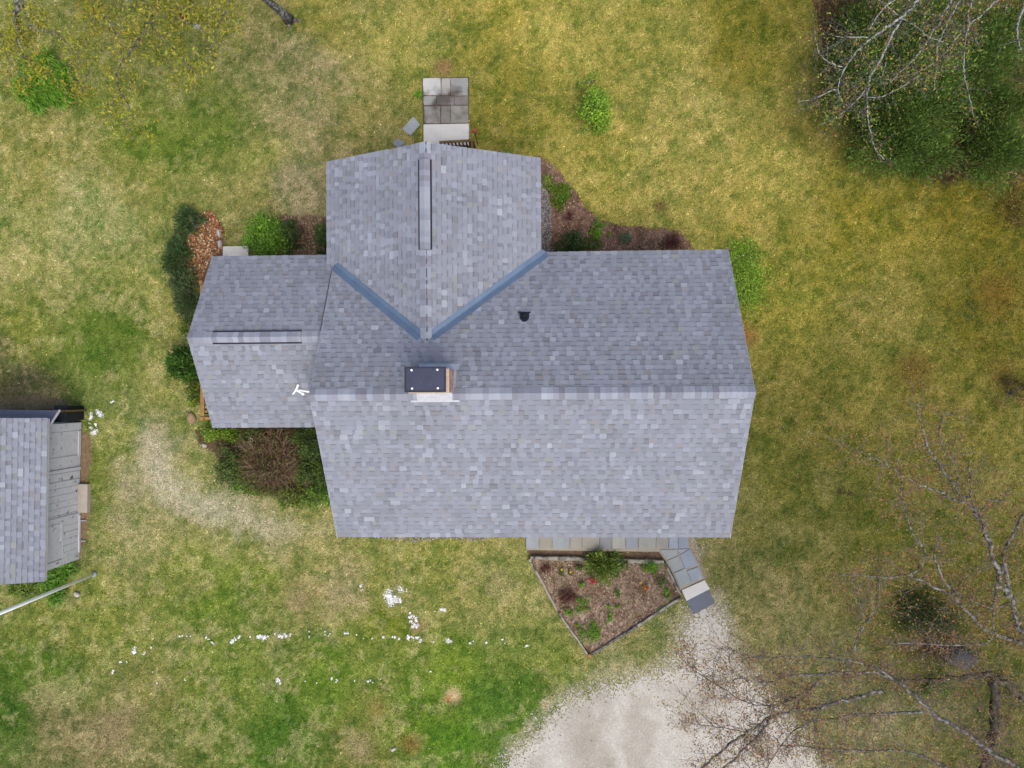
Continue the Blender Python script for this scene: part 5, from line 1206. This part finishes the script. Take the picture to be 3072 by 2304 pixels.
# things hung in the leafing tree
c = at(590, 76, 2.2); root = empty('bird_feeder', (c[0], c[1], 2.0), 'round grey feeder dome hanging in the yellow-green tree', 'feeder')
mb = MB(); mb.lathe([(.11, 2.18), (.115, 2.20), (.085, 2.25), (.03, 2.285), (.006, 2.30)], 18, c[0], c[1]); mb.build('dome', ALU, root)
mb = MB(); mb.lathe([(.05, 1.92), (.05, 2.175)], 12, c[0], c[1]); mb.build('seed_tube', ALU, root)
mb = MB(); mb.tube([(c[0], c[1], 2.301), (c[0] - .05, c[1] + .02, 4.3)], .004, 4); mb.build('wire', BLACK, root)
c = at(545, 45, 2.4); root = empty('bird_house', (c[0], c[1], 2.1), 'small reddish brown bird house hanging in the yellow-green tree', 'bird house')
mb = MB(); s = .07; mb.box(c[0] - s, c[0] + s, c[1] - s, c[1] + s, 2.1, 2.36); mb.build('body', CEDARD, root)
mb = MB(); mb.poly([(c[0] - .1, c[1] - .1, 2.362), (c[0] + .1, c[1] - .1, 2.362), (c[0] + .1, c[1] + .1, 2.362), (c[0] - .1, c[1] + .1, 2.362), (c[0] - .1, c[1], 2.44), (c[0] + .1, c[1], 2.44)], [(3, 2, 1, 0), (0, 1, 5, 4), (2, 3, 4, 5), (1, 2, 5), (3, 0, 4)]); mb.build('roof', mat('red_brown_wood', A(112, 66, 52), rough=.8, var=.2, scale=12), root)
mb = MB(); mb.tube([(c[0], c[1], 2.441), (c[0] + .02, c[1], 4.2)], .004, 4); mb.build('wire', BLACK, root)

# evergreens in the upper right corner
for (lbl, px, py, rx_, ry_, h, n) in (
  ('dark evergreen nearest the lawn at the left of the upper right group', 2590, 235, 70, 120, 2.6, 5200), ('evergreen at the top edge, leftmost in the upper right group', 2640, 50, 90, 90, 2.8, 4800),
  ('broad evergreen in the middle of the upper right group', 2760, 270, 120, 130, 3.4, 9000), ('evergreen at the top edge, middle of the upper right group', 2810, 70, 110, 100, 3.2, 6000),
  ('low evergreen at the lower left of the upper right group', 2680, 420, 85, 85, 1.8, 5000), ('low evergreen at the lower middle of the upper right group', 2810, 440, 80, 70, 1.6, 4000),
  ('evergreen at the right edge, lowest of the upper right group', 3010, 450, 80, 85, 2.0, 5200), ('evergreen at the right edge, upper middle of the group', 2960, 190, 110, 130, 3.2, 7000), ('evergreen in the top right corner', 3040, 60, 80, 100, 3.4, 4000),
  ('small evergreen on the right edge between the bare brush and the corner', 3050, 300, 50, 80, 2.4, 3000)):
    shrub('evergreen_tree', lbl, px, py, rx_, ry_, h, int(n * 1.7), .115, G_EVER, 'needle', cat='evergreen', group='evergreens at the upper right', clumps=max(30, n // 90), sig=.24, stems=6, stem_mat=BARKD)
twig_bush('twiggy_shrub', 'dark leafy brush between the evergreens at the right edge', 2900, 370, 70, 110, 1.2, 130, [(84,68,54),(104,86,66)], [(130,136,50),(150,150,60),(100,110,40)], 1500, .06, r0=.008)
twig_bush('twiggy_shrub', 'rusty low brush at the right edge below the evergreens', 3040, 620, 60, 90, .5, 60, [(110,84,50),(128,96,56)], [(120,112,40),(140,120,50)], 700, .06, r0=.006)
# undergrowth lower right
shrub('leafy_shrub', 'dark green and brown brush under the branches at the lower right', 2800, 1850, 90, 60, 1.0, 4200, .065, G_DARK + [(92,84,40),(110,96,48)], clumps=50)
twig_bush('twiggy_shrub', 'brown twiggy undergrowth around the dark boulder', 2790, 1940, 110, 60, .6, 120, [(104,84,66),(124,100,78)], [(110,110,44),(150,110,60)], 900, .05, r0=.006)
shrub('leafy_shrub', 'low green weeds below the dark boulder at the lower right', 2800, 2062, 70, 30, .3, 1300, .06, G_MID + G_BRIGHT, clumps=30, stems=2)
shrub('leafy_shrub', 'rusty brown shrub at the right edge halfway down', 3056, 1180, 40, 60, .8, 1100, .06, [(124,104,52),(140,116,56),(112,104,48)], clumps=20)

# ------------------------------------------------------------------ turf blades
def blades(n):
    x = rng.uniform(-17.8, 15.4, n); y = rng.uniform(-12.3, 13.2, n); ok = np.ones(n, bool)
    for poly in KEEP_OUT:
        lo = poly.min(0); hi = poly.max(0); k = np.where((x > lo[0]) & (x < hi[0]) & (y > lo[1]) & (y < hi[1]))[0]
        if len(k): ok[k[inside(poly, x[k], y[k])]] = False
    for (a, b, c, d) in ((X0 + .28, X1 - .28, YR - RS + .32, YR + RN - .32), (NXR - NRW + .32, NXR + NRE - .32, 3, NY0 - .3), (-9.86, -5, PYS, PYN)):
        ok &= ~((x > a) & (x < b) & (y > c) & (y < d))
    x, y = x[ok], y[ok]; n = len(x)
    ix = np.clip(np.searchsorted(gx, x) - 1, 0, nxg - 1); iy = np.clip(np.searchsorted(gy, y) - 1, 0, nyg - 1)
    c = gcol[iy, ix] * np.exp(rng.normal(size=(n, 1)) * .38) * 1.12
    green = rng.random(n)[:, None]; c = c * np.where(green < .25, np.array([[.72, 1.0, .7]]), np.where(green > .82, np.array([[1.25, 1.15, 1.35]]), 1.0))
    a = rng.uniform(0, 6.283, n); L = rng.uniform(.03, .075, n); z = rng.uniform(.01, .05, n); w = rng.uniform(.007, .016, n)
    s = np.stack([-np.sin(a) * w, np.cos(a) * w, np.zeros(n)], 1); B = np.stack([x, y, np.zeros(n)], 1)
    tip = B + np.stack([np.cos(a) * L, np.sin(a) * L, z], 1)
    return tag(quads('grass', np.stack([B - s, B + s, tip], 1), c, GRASS), kind='stuff')
blades(430000)
